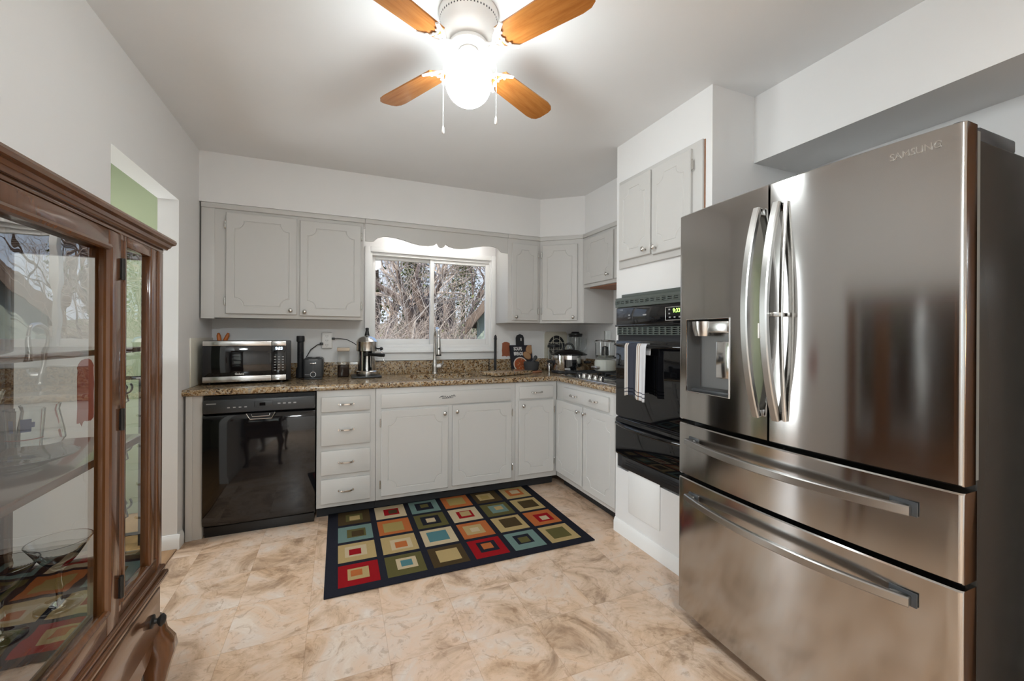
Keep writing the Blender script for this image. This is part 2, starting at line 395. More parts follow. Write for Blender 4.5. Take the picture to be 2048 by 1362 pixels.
# soffit over the cabinets, the header over the fridge, the oven column
bm = B()
prism(bm, [(0, 0), (0, -.328), (2.531, -.328), (2.843, -.578), (2.843, -1.453), (3.15, -1.453), (3.15, 0)], XY, ZS, ZC)
struct('wall_soffit', bm, WALL)
bm = B(); box(bm, 2.812, -6.7, ZS, 3.15, -2.194, ZC); struct('wall_header', bm, WALL)
bm = B()
XF = 2.524
box(bm, XF, -2.194, 0, 3.15, -1.453, .41)
box(bm, XF, -2.194, .41, 3.15, -2.150, ZC); box(bm, XF, -1.470, .41, 3.15, -1.453, ZC)
box(bm, XF, -2.150, 1.475, 3.15, -1.470, ZC)
box(bm, 3.10, -2.150, .41, 3.15, -1.47, 1.475)
struct('wall_column', bm, WALL)
def skirt(bm, p0, p1, nrm, h=.085, t=.014):
    p0, p1, n = Vector(p0), Vector(p1), Vector(nrm)
    prof = [(0, 0), (t, 0), (t, h*.72), (t*.55, h*.9), (t*.3, h), (0, h)]
    a = [bm.verts.new(p0+n*q+Vector((0, 0, z))) for q, z in prof]; b = [bm.verts.new(p1+n*q+Vector((0, 0, z))) for q, z in prof]
    k = len(prof)
    for i in range(k): bm.faces.new((a[i], b[i], b[(i+1) % k], a[(i+1) % k]))
    bm.faces.new(a[::-1]); bm.faces.new(b)
bm = B(); skirt(bm, (XF, -1.453, 0), (XF, -2.194, 0), (-1, 0, 0)); struct('baseboard_column', bm, TRIM)
bm = B(); skirt(bm, (0, -6.7, 0), (0, -1.48, 0), (1, 0, 0)); skirt(bm, (0, -.698, 0), (0, -.63, 0), (1, 0, 0)); skirt(bm, (-.1, -.698, 0), (.014, -.698, 0), (0, -1, 0))
struct('baseboard_left', bm, TRIM)
bm = B(); box(bm, -.1, -1.48, -.002, .002, -.71, .006, .002); struct('trim_threshold', bm, OAKFLOOR)
# access panel outlines low on the column
bm = B()
box(bm, XF-.006, -1.858, .165, XF, -1.588, .43, .003)
struct('trim_access_panel', bm, TRIM)
# cream splash panel on the left wall beside the counter
bm = B(); box(bm, 0, -.50, .9145, .008, -.005, 1.225, .002); struct('trim_side_splash', bm, CREAM)
# paint samples brushed on the walls
def swatch(name, label, mtl, cen, w, h, axis):
    bm = B(); rnd = random.Random(len(name)+int(cen[2]*100)); pts = []
    n = 12
    for i in range(n): pts.append((-w/2+w*i/(n-1), -h/2+rnd.uniform(-.02, .012)*h*3*(1 if i % 2 else .3)))
    for i in range(6): pts.append((w/2+rnd.uniform(-.01, .01)*w*3, -h/2*.85+h*.85*(i+.5)/6))
    for i in range(n): 
        t = i/(n-1); pts.append((w/2-w*t, h/2*(1-.25*(abs(2*t-1))**3)+rnd.uniform(-.01, .01)*h))
    for i in range(6): pts.append((-w/2+rnd.uniform(-.01, .03)*w*2, h/2*.8-h*.85*(i+.5)/6))
    prism(bm, pts, (lambda a, b, d: (a, -d, b)) if axis == 'y' else (lambda a, b, d: (d, a, b)), .0002, .0010)
    return tag(link(name, bm, mtl, loc=cen), label, 'paint sample')
swatch('paint_sample', 'rust orange test patch of paint brushed on the wall right of the window', RUST, (2.338, 0, 1.12), .082, .135, 'y')
swatch('paint_sample', 'dark red test patch of paint on the left wall seen through the china cabinet', REDS, (0, -1.655, 1.045), .11, .23, 'x')

# ------------------------------------------------------------------ window over the sink
bm = B()
cw = .045
def ringbox(bm, x0, x1, z0, z1, w, y0, y1, bev=.004, wb=None, wt=None):
    wb = w if wb is None else wb; wt = w if wt is None else wt
    box(bm, x0, y0, z0, x0+w, y1, z1, bev); box(bm, x1-w, y0, z0, x1, y1, z1, bev)
    box(bm, x0+w, y0, z0, x1-w, y1, z0+wb, bev); box(bm, x0+w, y0, z1-wt, x1-w, y1, z1, bev)
ringbox(bm, 1.062, 2.226, 1.10, 1.992, cw, -.022, 0)
win = struct('window_1', bm, TRIM)
bm = B(); ringbox(bm, WX0+.002, WX1-.002, WZ0+.002, WZ1-.002, .03, .0, .115, .003); struct('window_frame', bm, WHITEP, win)
bm = B(); ringbox(bm, 1.118, 1.655, 1.165, 1.925, .034, .055, .085, .004, wb=.05, wt=.028); s1 = struct('window_sash', bm, WHITEP, win)
bm = B(); box(bm, 1.148, .067, 1.21, 1.625, .071, 1.90); struct('window_pane', bm, PANE, s1)
bm = B(); ringbox(bm, 1.615, 2.172, 1.165, 1.925, .036, .018, .05, .004, wb=.05, wt=.03); s2 = struct('window_sash', bm, WHITEP, win)
bm = B(); box(bm, 1.648, .032, 1.21, 2.14, .036, 1.90); struct('window_pane', bm, PANE, s2)
bm = B(); box(bm, 1.05, -.055, 1.098, 2.238, 0, 1.115, .004); struct('window_sill', bm, TRIM, win)
bm = B(); box(bm, 1.062, -.018, 1.035, 2.226, 0, 1.096, .004); box(bm, 1.062, -.024, 1.030, 2.226, 0, 1.042, .004); struct('window_apron', bm, TRIM, win)

# ------------------------------------------------------------------ cabinet doors and hardware
def groove_outline(x0, x1, z0, z1, mx, mz, r, off=0.):
    """notched-corner outline, counter-clockwise, shrunk by off"""
    X0, X1, Z0, Z1 = x0+mx, x1-mx, z0+mz, z1-mz; s = .012; pts = []
    for (cx, cz, a0) in ((X1, Z0, 180), (X1, Z1, 270), (X0, Z1, 0), (X0, Z0, 90)):
        k = 9; arc = []
        for i in range(k+1):
            a = RAD(a0 - 90*i/k); arc.append((cx+r*cos(a), cz+r*sin(a)))
        pts += arc
    n = len(pts)
    if off == 0: return pts
    out = []
    for i, p in enumerate(pts):
        a, b = Vector(pts[i-1]), Vector(pts[(i+1) % n]); p = Vector(p)
        d1 = (p-a).normalized(); d2 = (b-p).normalized()
        n1 = Vector((-d1.y, d1.x)); n2 = Vector((-d2.y, d2.x)); nn = n1+n2
        nn = nn.normalized() / max(.5, nn.normalized().dot(n1))
        out.append(tuple(p+nn*off))
    return out
def panel_door(bm, x0, x1, z0, z1, y, th=.018, mx=.05, mz=.055, r=.055, gw=.008, gd=.0028):
    """slab door with a routed notched-corner line; front at y, facing -y"""
    b = .004
    box(bm, x0, y+b, z0, x1, y+th, z1)
    rect = [(x0+b, z0+b), (x1-b, z0+b), (x1-b, z1-b), (x0+b, z1-b)]
    outer = [(x0, z0), (x1, z0), (x1, z1), (x0, z1)]
    vo = [bm.verts.new((a, y+b, c)) for a, c in outer]; vr = [bm.verts.new((a, y, c)) for a, c in rect]
    for i in range(4): bm.faces.new((vo[i], vo[(i+1) % 4], vr[(i+1) % 4], vr[i]))
    L = [[bm.verts.new((a, yy, c)) for a, c in groove_outline(x0, x1, z0, z1, mx, mz, r, of)] for of, yy in ((-gw/2, y), (-gw*.15, y+gd), (gw*.15, y+gd), (gw/2, y))]
    n = len(L[0])
    for k in range(3):
        for i in range(n): bm.faces.new((L[k][i], L[k][(i+1) % n], L[k+1][(i+1) % n], L[k+1][i]))
    es = []
    for i in range(4): es.append(bm.edges.get((vr[i], vr[(i+1) % 4])) or bm.edges.new((vr[i], vr[(i+1) % 4])))
    for i in range(n): es.append(bm.edges.get((L[0][i], L[0][(i+1) % n])))
    bmesh.ops.triangle_fill(bm, use_beauty=True, use_dissolve=False, edges=es)
    from mathutils.geometry import tessellate_polygon
    for tri in tessellate_polygon([[Vector((v.co.x, v.co.z, 0)) for v in L[3]]]):
        try: bm.faces.new([L[3][q] for q in tri])
        except ValueError: pass
def knob_bm(x, y, z):
    bm = B()
    lathe(bm, [(0, 0), (.008, 0), (.006, .004), (.0048, .012), (.008, .016), (.0135, .021), (.0145, .025), (.011, .029), (.004, .0305), (0, .031)], (0, 0, 0), 20, mtx=Matrix.Translation((x, y, z)) @ Matrix.Rotation(RAD(90), 4, 'X'))
    return bm
def pull_bm(x, y, z, w=.088):
    bm = B(); pts = []
    for i in range(13):
        t = -1+2*i/12; pts.append((x+t*w/2, y-.004-.022*(1-t**4), z))
    strip(bm, pts, (0, 0, 1), .011, .006)
    for s in (-1, 1): cyl(bm, (x+s*w/2, y, z), (x+s*w/2, y-.008, z), .008, .007, 12)
    return bm
def hinge_bm(x, y, z):
    bm = B(); cyl(bm, (x, y-.004, z-.024), (x, y-.004, z+.024), .0042, seg=10)
    for s in (-1, 1): sphere(bm, (x, y-.004, z+s*.026), .0045, seg=8)
    box(bm, x-.004, y-.002, z-.02, x+.012 if False else x+.004, y+.004, z+.02)
    return bm
def add_door(T, x0, x1, z0, z1, yf, knob, hinge=None, **kw):
    bm = B(); panel_door(bm, x0, x1, z0, z1, yf, **kw)
    d = link('door', bm, CAB, T, 25)
    if knob:
        k = link('knob', knob_bm(knob[0], yf, knob[1]), NICKEL, d); k['label'] = 'small round nickel knob'
    if hinge:
        for z in (z0+.085, z1-.085): link('hinge', hinge_bm(hinge, yf+.008, z), NICKEL, d)
    return d
def add_drawer(T, x0, x1, z0, z1, yf, pulls, th=.018):
    bm = B(); box(bm, x0, yf, z0, x1, yf+th, z1, .005, seg=2)
    d = link('drawer', bm, CAB, T)
    for p in pulls:
        h = link('handle', pull_bm(p, yf, (z0+z1)/2), NICKEL, d); h['label'] = 'bowed nickel pull'
    return d

# base run, front frame at world y=-.618 ; doors proud by .018
YB = -.618; ZT = .874
def base_unit(name, label, x0, x1, ends=True):
    T = thing(name, label, 'cabinet', (x0, YB, 0))
    w = x1-x0; bm = B()
    box(bm, 0, 0, .085, w, .60, ZT, .002)
    link('body', bm, CAB, T)
    bm = B(); box(bm, 0, .075, 0, w, .60, .085); link('toe_kick', bm, BLACKM, T)
    return T
T = base_unit('drawer_base_cabinet', 'narrow grey base cabinet with a stack of four drawers beside the dishwasher', .729, 1.105)
o = .729
for z0, z1 in ((.730, .830), (.503, .711), (.306, .468), (.113, .276)):
    add_drawer(T, .757-o, 1.070-o, z0, z1, -.018, [(.757+1.070)/2-o])
T = base_unit('sink_base_cabinet', 'wide grey sink base cabinet with two notched panel doors under the window', 1.107, 2.172)
o = 1.107
bm = B(); box(bm, 1.141-o, -.012, .733, 2.131-o, 0, .833, .004); fp = link('false_drawer_front', bm, CAB, T)
add_door(T, 1.142-o, 1.623-o, .113, .716, -.018, (1.592-o, .672), 1.136-o)
add_door(T, 1.655-o, 2.138-o, .118, .724, -.018, (1.686-o, .680), 2.144-o)
bm = B()   # small script maker's emblem
pts = []
for i in range(60):
    t = i/59; pts.append((1.56-o+.118*t, -.0135, .7905+.006*sin(t*44)*(1 if t > .12 else .4)+.004*sin(t*9)+.004*t))
tube(bm, pts, .0016, 5)
tube(bm, [(1.575-o, -.0135, .779), (1.66-o, -.0135, .783)], .0014, 5)
tube(bm, [(1.553-o, -.0135, .787), (1.575-o, -.0135, .799), (1.582-o, -.0135, .785)], .0016, 5)
link('script_emblem', bm, DARKGREY, fp)
T = base_unit('narrow_base_cabinet', 'narrow grey base cabinet with one drawer over one door in the inner corner', 2.174, 2.549)
o = 2.174
add_drawer(T, 2.204-o, 2.510-o, .740, .841, -.018, [2.357-o])
add_door(T, 2.200-o, 2.516-o, .128, .726, -.018, (2.232-o, .688), 2.522-o)
# return run under the cooktop, facing -x: local x -> world -y
T = thing('cooktop_base_cabinet', 'grey corner base cabinet under the cooktop with a wide two-handled drawer', 'cabinet', (2.55, -.620, 0), -90)
bm = B(); box(bm, 0, 0, .085, .831, .595, ZT, .002); link('body', bm, CAB, T)
bm = B(); box(bm, 0, .075, 0, .831, .595, .085); link('toe_kick', bm, BLACKM, T)
add_drawer(T, .135, .735, .740, .838, -.018, [.30, .57])
add_door(T, .018, .408, .128, .722, -.018, (.375, .682), None)
add_door(T, .428, .81, .118, .722, -.018, (.462, .682), None)
# filler panel left of the dishwasher
bm = B(); box(bm, .0155, YB, 0, .098, -.02, ZT, .003); box(bm, .0155, YB-.006, .0, .05, YB, ZT, .002); tag(link('filler_panel', bm, CAB), 'narrow grey filler panel between the left wall and the dishwasher', 'panel')

# dishwasher
T = thing('dishwasher', 'glossy black built-in dishwasher under the left counter', 'dishwasher', (.104, YB, 0))
w = .618
bm = B(); box(bm, 0, .012, .06, w, .57, .868); link('tub_body', bm, BLACKM, T)
bm = B(); xs = [w*i/16 for i in range(17)]
prof = [(.012, .075), (-.012, .078), (-.018, .10), (-.020, .4), (-.021, .70), (-.014, .748), (-.004, .756), (.012, .757)]
rows = [[bm.verts.new((x, y-.012*(1-((2*x/w-1))**4) if y < 0 else y, z)) for x in xs] for y, z in prof]
for a, b in zip(rows, rows[1:]):
    for i in range(16): bm.faces.new((a[i], a[i+1], b[i+1], b[i]))
bm.faces.new([r[0] for r in rows]); bm.faces.new([r[-1] for r in rows][::-1])
dw = link('door', bm, BLACK, T, 50); dw['label'] = 'glossy black bowed door'
bm = B(); box(bm, .002, -.030, .765, w-.002, .012, .848, .008); cp = link('control_panel', bm, DARKGREY, T)
bm = B(); cxx = w*.5
prism(bm, [(-.078, .757), (.078, .757), (.058, .722), (-.058, .722)], lambda a, b, d: (cxx+a, d, b), -.040, -.030)
hd = link('handle', bm, BLACKP, dw)
bm = B(); tube(bm, [(cxx-.079, -.042, .757), (cxx-.059, -.043, .721), (cxx+.059, -.043, .721), (cxx+.079, -.042, .757)], .0022, 6); tube(bm, [(cxx-.05, -.042, .752), (cxx-.047, -.043, .737), (cxx+.047, -.043, .737), (cxx+.05, -.042, .752)], .002, 6); link('handle_trim', bm, NICKEL, hd)
bm = B()
box(bm, .02, -.0308, .822, .07, -.030, .828)
for i in range(4): box(bm, .128+i*.03, -.0308, .795, .142+i*.03, -.030, .802)
for i in range(4): box(bm, .40+i*.03, -.0308, .806, .416+i*.03, -.030, .814)
link('printed_marks', bm, GREYTXT, cp)
bm = B(); box(bm, .272, -.0312, .792, .372, -.030, .828, .002); box(bm, .30, -.0318, .801, .332, -.030, .82, mi=1); link('display', bm, [DARKGREY, BLACK], cp)
bm = B(); box(bm, .005, .012, .0, w-.005, .05, .072, .002); link('kick_plate', bm, BLACKP, T)

# ------------------------------------------------------------------ worktop with sink
SX0, SX1, SY0, SY1 = 1.375, 1.945, -.475, -.130
T = thing('worktop', 'mottled brown and gold granite worktop wrapping round the corner', 'worktop', (0, 0, 0))
bm = B()
z0, z1 = .8755, .914
R = .0
edge = -.643; ex = 2.525
def slab(bm, x0, y0, x1, y1): box(bm, x0, y0, z0, x1, y1, z1)
slab(bm, .001, edge+.018, SX0, -.001); slab(bm, SX1, edge+.018, ex+.018, -.001); slab(bm, SX0, edge+.018, SX1, SY0); slab(bm, SX0, SY1, SX1, -.001)
slab(bm, ex+.018, -1.452, 3.149, -.001)
def nose(bm, p0, p1, n, ext0=0, ext1=0):
    p0, p1, n = Vector(p0), Vector(p1), Vector(n); pr = []
    h = (z1-z0)/2
    for i in range(9):
        a = -pi/2+pi*i/8; pr.append((.018*cos(a)**.7 if cos(a) > 1e-6 else 0, h+h*sin(a)))
    a = [bm.verts.new(p0+n*q-(p1-p0).normalized()*ext0*q+Vector((0, 0, z0+z))) for q, z in pr]; b = [bm.verts.new(p1+n*q+(p1-p0).normalized()*ext1*q+Vector((0, 0, z0+z))) for q, z in pr]
    for i in range(8): bm.faces.new((a[i], b[i], b[i+1], a[i+1]))
nose(bm, (.001, edge+.018, 0), (ex+.018, edge+.018, 0), (0, -1, 0), 0, -1)
nose(bm, (ex+.018, edge+.018, 0), (ex+.018, -1.452, 0), (-1, 0, 0), -1, 0)
top = link('granite_top', bm, GRAN, T, 50)
bm = B(); box(bm, .009, -.022, .9142, 3.128, -.001, 1.026, .003); box(bm, 3.128, -1.452, .9142, 3.149, -.001, 1.026, .003); link('backsplash', bm, GRAN, T)
T2 = thing('sink', 'stainless undermount sink bowl set in the granite worktop under the window', 'sink', ((SX0+SX1)/2, (SY0+SY1)/2, .70))
bm = B(); hx, hy = (SX1-SX0)/2-.001, (SY1-SY0)/2-.001
def rr(hx, hy, r, z, n=6):
    o = []
    for cx, cy, a0 in ((hx-r, -hy+r, -90), (hx-r, hy-r, 0), (-hx+r, hy-r, 90), (-hx+r, -hy+r, 180)):
        for i in range(n+1): a = RAD(a0+90*i/n); o.append((cx+r*cos(a), cy+r*sin(a), z))
    return o
rings = [[bm.verts.new(p) for p in rr(hx-q, hy-q, .05, z)] for q, z in ((0, .174), (.004, .03), (.03, .006), (.12, .004))]
for a, b in zip(rings, rings[1:]):
    for i in range(len(a)): bm.faces.new((a[i], a[(i+1) % len(a)], b[(i+1) % len(b)], b[i]))
bm.faces.new(rings[-1]); link('basin', bm, STEELB, T2, 60, uv=True)
bm = B(); lathe(bm, [(0, .004), (.045, .004), (.045, .010), (.03, .008), (.0, .007)], (0, 0, .002), 20); link('drain', bm, CHROME, T2)

# ------------------------------------------------------------------ wall cabinets
YU = -.313
T = thing('wall_cabinet', 'two-door grey wall cabinet left of the window above the microwave', 'cabinet', (.010, YU, 1.36))
o = .010
bm = B(); box(bm, 0, 0, .003, 1.034-o, .312, .742, .002); box(bm, 0, -.004, -.004, .086-o, .02, .742, .002)
link('body', bm, CAB, T)
bm = B(); box(bm, 0, -.012, .742, 1.046-o, .312, .7765, .004); link('top_trim', bm, CAB, T)
add_door(T, .152-o, .582-o, .031, .722, -.018, (.545-o, .062), .147-o)
add_door(T, .602-o, 1.016-o, .025, .716, -.018, (.635-o, .055), 1.021-o)
T = thing('window_valance', 'grey scalloped wooden valance bridging the cabinets above the window', 'valance', (1.0465, YU, 1.96))
o = 1.0465
pts = [(0, .142), (0, .010)]
ctrl = [(1.092, .012), (1.11, .015), (1.14, .042), (1.18, .056), (1.215, .058), (1.27, .054), (1.34, .040), (1.41, .022), (1.47, .013), (1.53, .013), (1.575, .022), (1.601, .039)]
cen = 1.638
for x, z in ctrl: pts.append((x-o, z))
for i in range(1, 10):
    a = pi-pi*i/10; pts.append((cen-o+.030*cos(a), .034-.026*sin(a)))
for x, z in reversed(ctrl): pts.append((2*cen-x-o if 2*cen-x < 2.18 else 2.18-o, z))
pts += [(2.225-o, .010), (2.225-o, .142)]
bm = B(); prism(bm, pts, XZ, 0, .019); link('scalloped_board', bm, CAB, T, 20)
bm = B(); box(bm, 0, -.012, .142, 2.225-o, .019, .1765, .004); link('top_trim', bm, CAB, T)
T = thing('valance_light', 'lit tube light fixed behind the scalloped valance over the window', 'light', (1.64, -.20, 2.11))
bm = B(); box(bm, -.47, -.04, 0, .47, .04, .0265, .004); link('fixture_body', bm, WHITEP, T)
bm = B(); cyl(bm, (-.45, 0, -.016), (.45, 0, -.016), .013, seg=16); link('tube', bm, TUBEL, T)
T = thing('wall_cabinet', 'narrow single-door grey wall cabinet right of the window', 'cabinet', (2.2265, YU, 1.36))
o = 2.2265
bm = B(); box(bm, 0, 0, .003, 2.540-o, .312, .742, .002); link('body', bm, CAB, T)
bm = B(); box(bm, 0, -.012, .742, 2.540-o, .312, .7765, .004); link('top_trim', bm, CAB, T)
add_door(T, 2.262-o, 2.512-o, .025, .700, -.018, (2.295-o, .055), 2.517-o, mx=.045, r=.045)
# diagonal corner cabinet
A = Vector((2.542, -.313)); Bp = Vector((2.836, -.560)); dv = (Bp-A); Ld = dv.length; ang = math.degrees(math.atan2(dv.y, dv.x))
T = thing('corner_wall_cabinet', 'tall grey diagonal corner wall cabinet with one panel door', 'cabinet', (A.x, A.y, 1.36), ang)
inv = Matrix.Rotation(-RAD(ang), 4, 'Z')
loc2 = lambda x, y: tuple((inv @ Vector((x-A.x, y-A.y, 0)))[:2])
bm = B(); poly = [(0, 0), (Ld, 0), loc2(2.838, -.5765), loc2(3.149, -.5765), loc2(3.149, -.001), loc2(2.542, -.001)]
prism(bm, poly, XY, .003, .742); link('body', bm, CAB, T, 20)
bm = B(); prism(bm, [(-.002, -.012), (Ld+.002, -.012), (Ld, 0.2), (0, .2)], XY, .742, .7765); link('top_trim', bm, CAB, T, 20)
add_door(T, .022, Ld-.045, .025, .700, -.018, (Ld-.08, .055), .016)
# short hood cabinet over the cooktop, facing -x
T = thing('short_wall_cabinet', 'short grey wall cabinet over the cooktop beside the oven column', 'cabinet', (2.836, -.578, 1.665), -90)
bm = B(); box(bm, 0, 0, .003, .873, .312, .437, .002); link('body', bm, CAB, T)
bm = B(); box(bm, 0, -.012, .437, .873, .02, .4715, .004); link('top_trim', bm, CAB, T)
add_door(T, .02, .43, .03, .415, -.018, (.375, .075), None, mx=.06, mz=.05, r=.05)
add_door(T, .45, .855, .03, .415, -.018, None, None, mx=.06, mz=.05, r=.05)
bm = B(); box(bm, .05, .03, -.006, .82, .29, .003); link('raw_underside', bm, TERRA, T)
# cabinet let into the oven column
T = thing('oven_top_cabinet', 'two-door grey cabinet set high in the white column above the wall oven', 'cabinet', (XF, -1.5005, 1.6855), -90)
bm = B(); box(bm, -.004, -.016, -.008, .650, -.0005, .542, .003); link('body', bm, CAB, T)
bm = B(); box(bm, .6505, -.004, .17, .655, -.0005, .54); link('gap_stain', bm, TERRA, T)
add_door(T, .016, .297, .038, .516, -.034, (.262, .068), None, mx=.045, mz=.055, r=.05)
add_door(T, .310, .590, .028, .514, -.034, (.345, .064), .598, mx=.045, mz=.055, r=.05)

# ------------------------------------------------------------------ wall oven (local x -> world -y)
T = thing('wall_oven', 'black built-in wall oven with a warming drawer in the white column', 'oven', (XF, -1.4705, .41), -90)
w = .679; zb = -.41
bm = B(); box(bm, .004, .002, .012, w-.004, .55, 1.06); link('oven_body', bm, BLACKM, T)
def grille(bm, x0, x1, z0, z1, y0, y1, nx, nz, gapx, gapz, bev=.0):
    dx = (x1-x0)/nx; dz = (z1-z0)/nz
    for k in range(nz+1): box(bm, x0, y0, z0+k*dz-gapz/2, x1, y1, z0+k*dz+gapz/2)
    for k in range(nx+1): box(bm, x0+k*dx-gapx/2, y0-.0005, z0-gapz/2, x0+k*dx+gapx/2, y1, z1+gapz/2)
bm = B(); box(bm, .004, -.010, 1.449+zb, w-.004, .0015, 1.472+zb); box(bm, .02, -.006, 1.258+zb, w-.006, .0015, 1.310+zb); link('vent_backing', bm, BLACKM, T)
bm = B(); grille(bm, .006, w-.006, 1.452+zb, 1.472+zb, -.022, -.012, 15, 2, .014, .006); box(bm, 0, -.022, 1.472+zb, w, .0, 1.492+zb, .002); box(bm, 0, -.022, 1.432+zb, w, .0, 1.449+zb, .002); box(bm, .05, -.012, 1.492+zb, w, 0, 1.512+zb, .002)
v = link('top_vent', bm, VENTG, T)
bm = B(); box(bm, .006, -.020, 1.322+zb, w-.006, .0, 1.430+zb, .005); box(bm, .002, -.026, 1.312+zb, w-.002, 0, 1.324+zb, .003); p = link('control_panel', bm, BLACK, T)
bm = B(); ringbox(bm, .440, .645, 1.338+zb, 1.412+zb, .004, -.0225, -.020, .001); link('display_bezel', bm, NICKEL, p)
text('clock_display', '9:33', .030, LCDG, p, FRONT(.520, -.0208, 1.390+zb), .0004)
bm = B()
box(bm, .258, -.0206, 1.374+zb, .288, -.020, 1.382+zb)
box(bm, .128, -.0206, 1.376+zb, .142, -.020, 1.386+zb); box(bm, .124, -.0206, 1.362+zb, .146, -.020, 1.365+zb)
for i in range(3):
    box(bm, .465+i*.035, -.0206, 1.352+zb, .478+i*.035, -.020, 1.360+zb)
for k in range(2): box(bm, .462, -.0206, 1.372+k*.022+zb, .474, -.020, 1.380+k*.022+zb)
link('printed_marks', bm, GREYTXT, p)
bm = B(); grille(bm, .022, w-.01, 1.262+zb, 1.306+zb, -.018, -.008, 14, 4, .012, .004); link('middle_vent', bm, VENTG, T)
def bowed(bm, x0, x1, z0, z1, y, bow, th, n=20):
    f = [];
    for i in range(n+1):
        t = -1+2*i/n; x = x0+(x1-x0)*i/n; yy = y-bow*(1-t*t)
        f.append([bm.verts.new((x, yy, z0)), bm.verts.new((x, yy-.004, z0+.01)), bm.verts.new((x, yy-.004, z1-.01)), bm.verts.new((x, yy, z1)), bm.verts.new((x, y+th, z1)), bm.verts.new((x, y+th, z0))])
    for a, b in zip(f, f[1:]):
        for k in range(6): bm.faces.new((a[k], b[k], b[(k+1) % 6], a[(k+1) % 6]))
    bm.faces.new(f[0]); bm.faces.new(f[-1][::-1])
bm = B(); bowed(bm, .004, w-.004, .748+zb, 1.225+zb, -.012, .006, .012); dd = link('oven_door', bm, OVENGL, T)
def bowhandle(x0, x1, z, y, out, r):
    bm = B(); pts = []
    for i in range(25):
        t = -1+2*i/24; pts.append((x0+(x1-x0)*i/24, y-out*(1-abs(t)**2.6), z))
    tube(bm, pts, [r*(.75+.25*(1-abs(-1+2*i/24))) for i in range(25)], 12)
    return bm
h1 = link('door_handle', bowhandle(.012, w-.012, 1.196+zb, -.016, .052, .013), BLACK, dd)
bm = B(); bowed(bm, .004, w-.004, .505+zb, .738+zb, -.012, .006, .012); dr = link('warming_drawer', bm, OVENGL, T)
link('drawer_handle', bowhandle(.012, w-.012, .700+zb, -.016, .050, .015), BLACK, dr)
bm = B(); box(bm, .06, -.012, .425+zb, w-.004, 0, .500+zb, .004)
for i in range(2):
    for k in range(3): box(bm, .10+i*.30, -.014, .448+k*.014+zb, .26+i*.30, -.012, .453+k*.014+zb)
bv = link('bottom_vent', bm, BLACKP, T)

# dish towel folded over the oven handle (own thing)
TOW = mat('towel_cloth', (.5, .5, .5), .95, spec=.1)
def towelmat():
    m = TOW; t = nd(m, 'ShaderNodeTexCoord'); s = nd(m, 'ShaderNodeSeparateXYZ'); lk(m, t.outputs['UV'], s.inputs[0])
    r = ramp(m, s.outputs[0], [(0, (.66, .63, .58))])
    r.color_ramp.interpolation = 'CONSTANT'
    e = r.color_ramp.elements
    cream, tan, navy, wht = (.70, .67, .62), (.30, .17, .10), (.055, .058, .075), (.66, .66, .68)
    e[1].position = .999; e[1].color = (*wht, 1)
    for p, c in ((.0, cream), (.09, tan), (.12, cream), (.18, navy), (.60, cream), (.645, tan), (.67, cream), (.735, tan), (.755, wht)):
        if p == 0: e[0].color = (*c, 1); continue
        q = e.new(p); q.color = (*c, 1)
    r2 = ramp(m, s.outputs[1], [(0, (1, 1, 1)), (.06, (.25, .25, .3)), (.085, (1, 1, 1)), (.13, (.25, .25, .3)), (.15, (1, 1, 1))]); r2.color_ramp.interpolation = 'CONSTANT'
    mx = nd(m, 'ShaderNodeMix', data_type='RGBA', blend_type='MULTIPLY'); mx.inputs[0].default_value = 1
    lk(m, r.outputs[0], mx.inputs[6]); lk(m, r2.outputs[0], mx.inputs[7]); lk(m, mx.outputs[2], bsdf(m).inputs['Base Color'])
    n = noise(m, objco(m), 600, 2); bump(m, n.outputs[0], .4, .002)
towelmat()
bm = B(); L = bm.loops.layers.uv.new('UVMap')
tx0, tx1 = .165, .362; zh = 1.196; nU, nV = 28, 30
hy = lambda x: -.016-.052*(1-abs(-1+2*(x-.012)/(w-.024))**2.6)
grid = []
for j in range(nV+1):
    row = []
    for i in range(nU+1):
        u = i/nU; x = tx0+(tx1-tx0)*u; yc = hy(x); wv = .004*sin(u*17)+.003*sin(u*31+1)
        s = j/nV
        if s < .70:
            q = s/.70; z = zh-(1-q)*(.300-.012*sin(u*5)); y = yc-.0175+wv*(1-q)*1.5-.004*(1-q); x2 = x+.006*(1-q)*sin(u*6)
        elif s < .80:
            a = pi*(s-.70)/.10; z = zh+.0165*sin(a); y = yc-.0165*cos(a); x2 = x
        else:
            q = (s-.80)/.20; z = zh-q*.05; y = yc+.0175*(1-.2*q); x2 = x
        row.append((bm.verts.new((x2, y, z-.41)), u, s/.70))
    grid.append(row)
for a, b in zip(grid, grid[1:]):
    for i in range(nU):
        f = bm.faces.new((a[i][0], a[i+1][0], b[i+1][0], b[i][0]))
        for l, q in zip(f.loops, (a[i], a[i+1], b[i+1], b[i])): l[L].uv = (q[1], q[2])
tw = link('dish_towel', bm, TOW, smooth=80); tw.location = (XF, -1.4705, .41); tw.rotation_euler = (0, 0, RAD(-90))
sm = tw.modifiers.new('thick', 'SOLIDIFY'); sm.thickness = .003; sm.offset = 0
tag(tw, 'grey and white striped dish towel hanging over the oven door handle', 'towel')

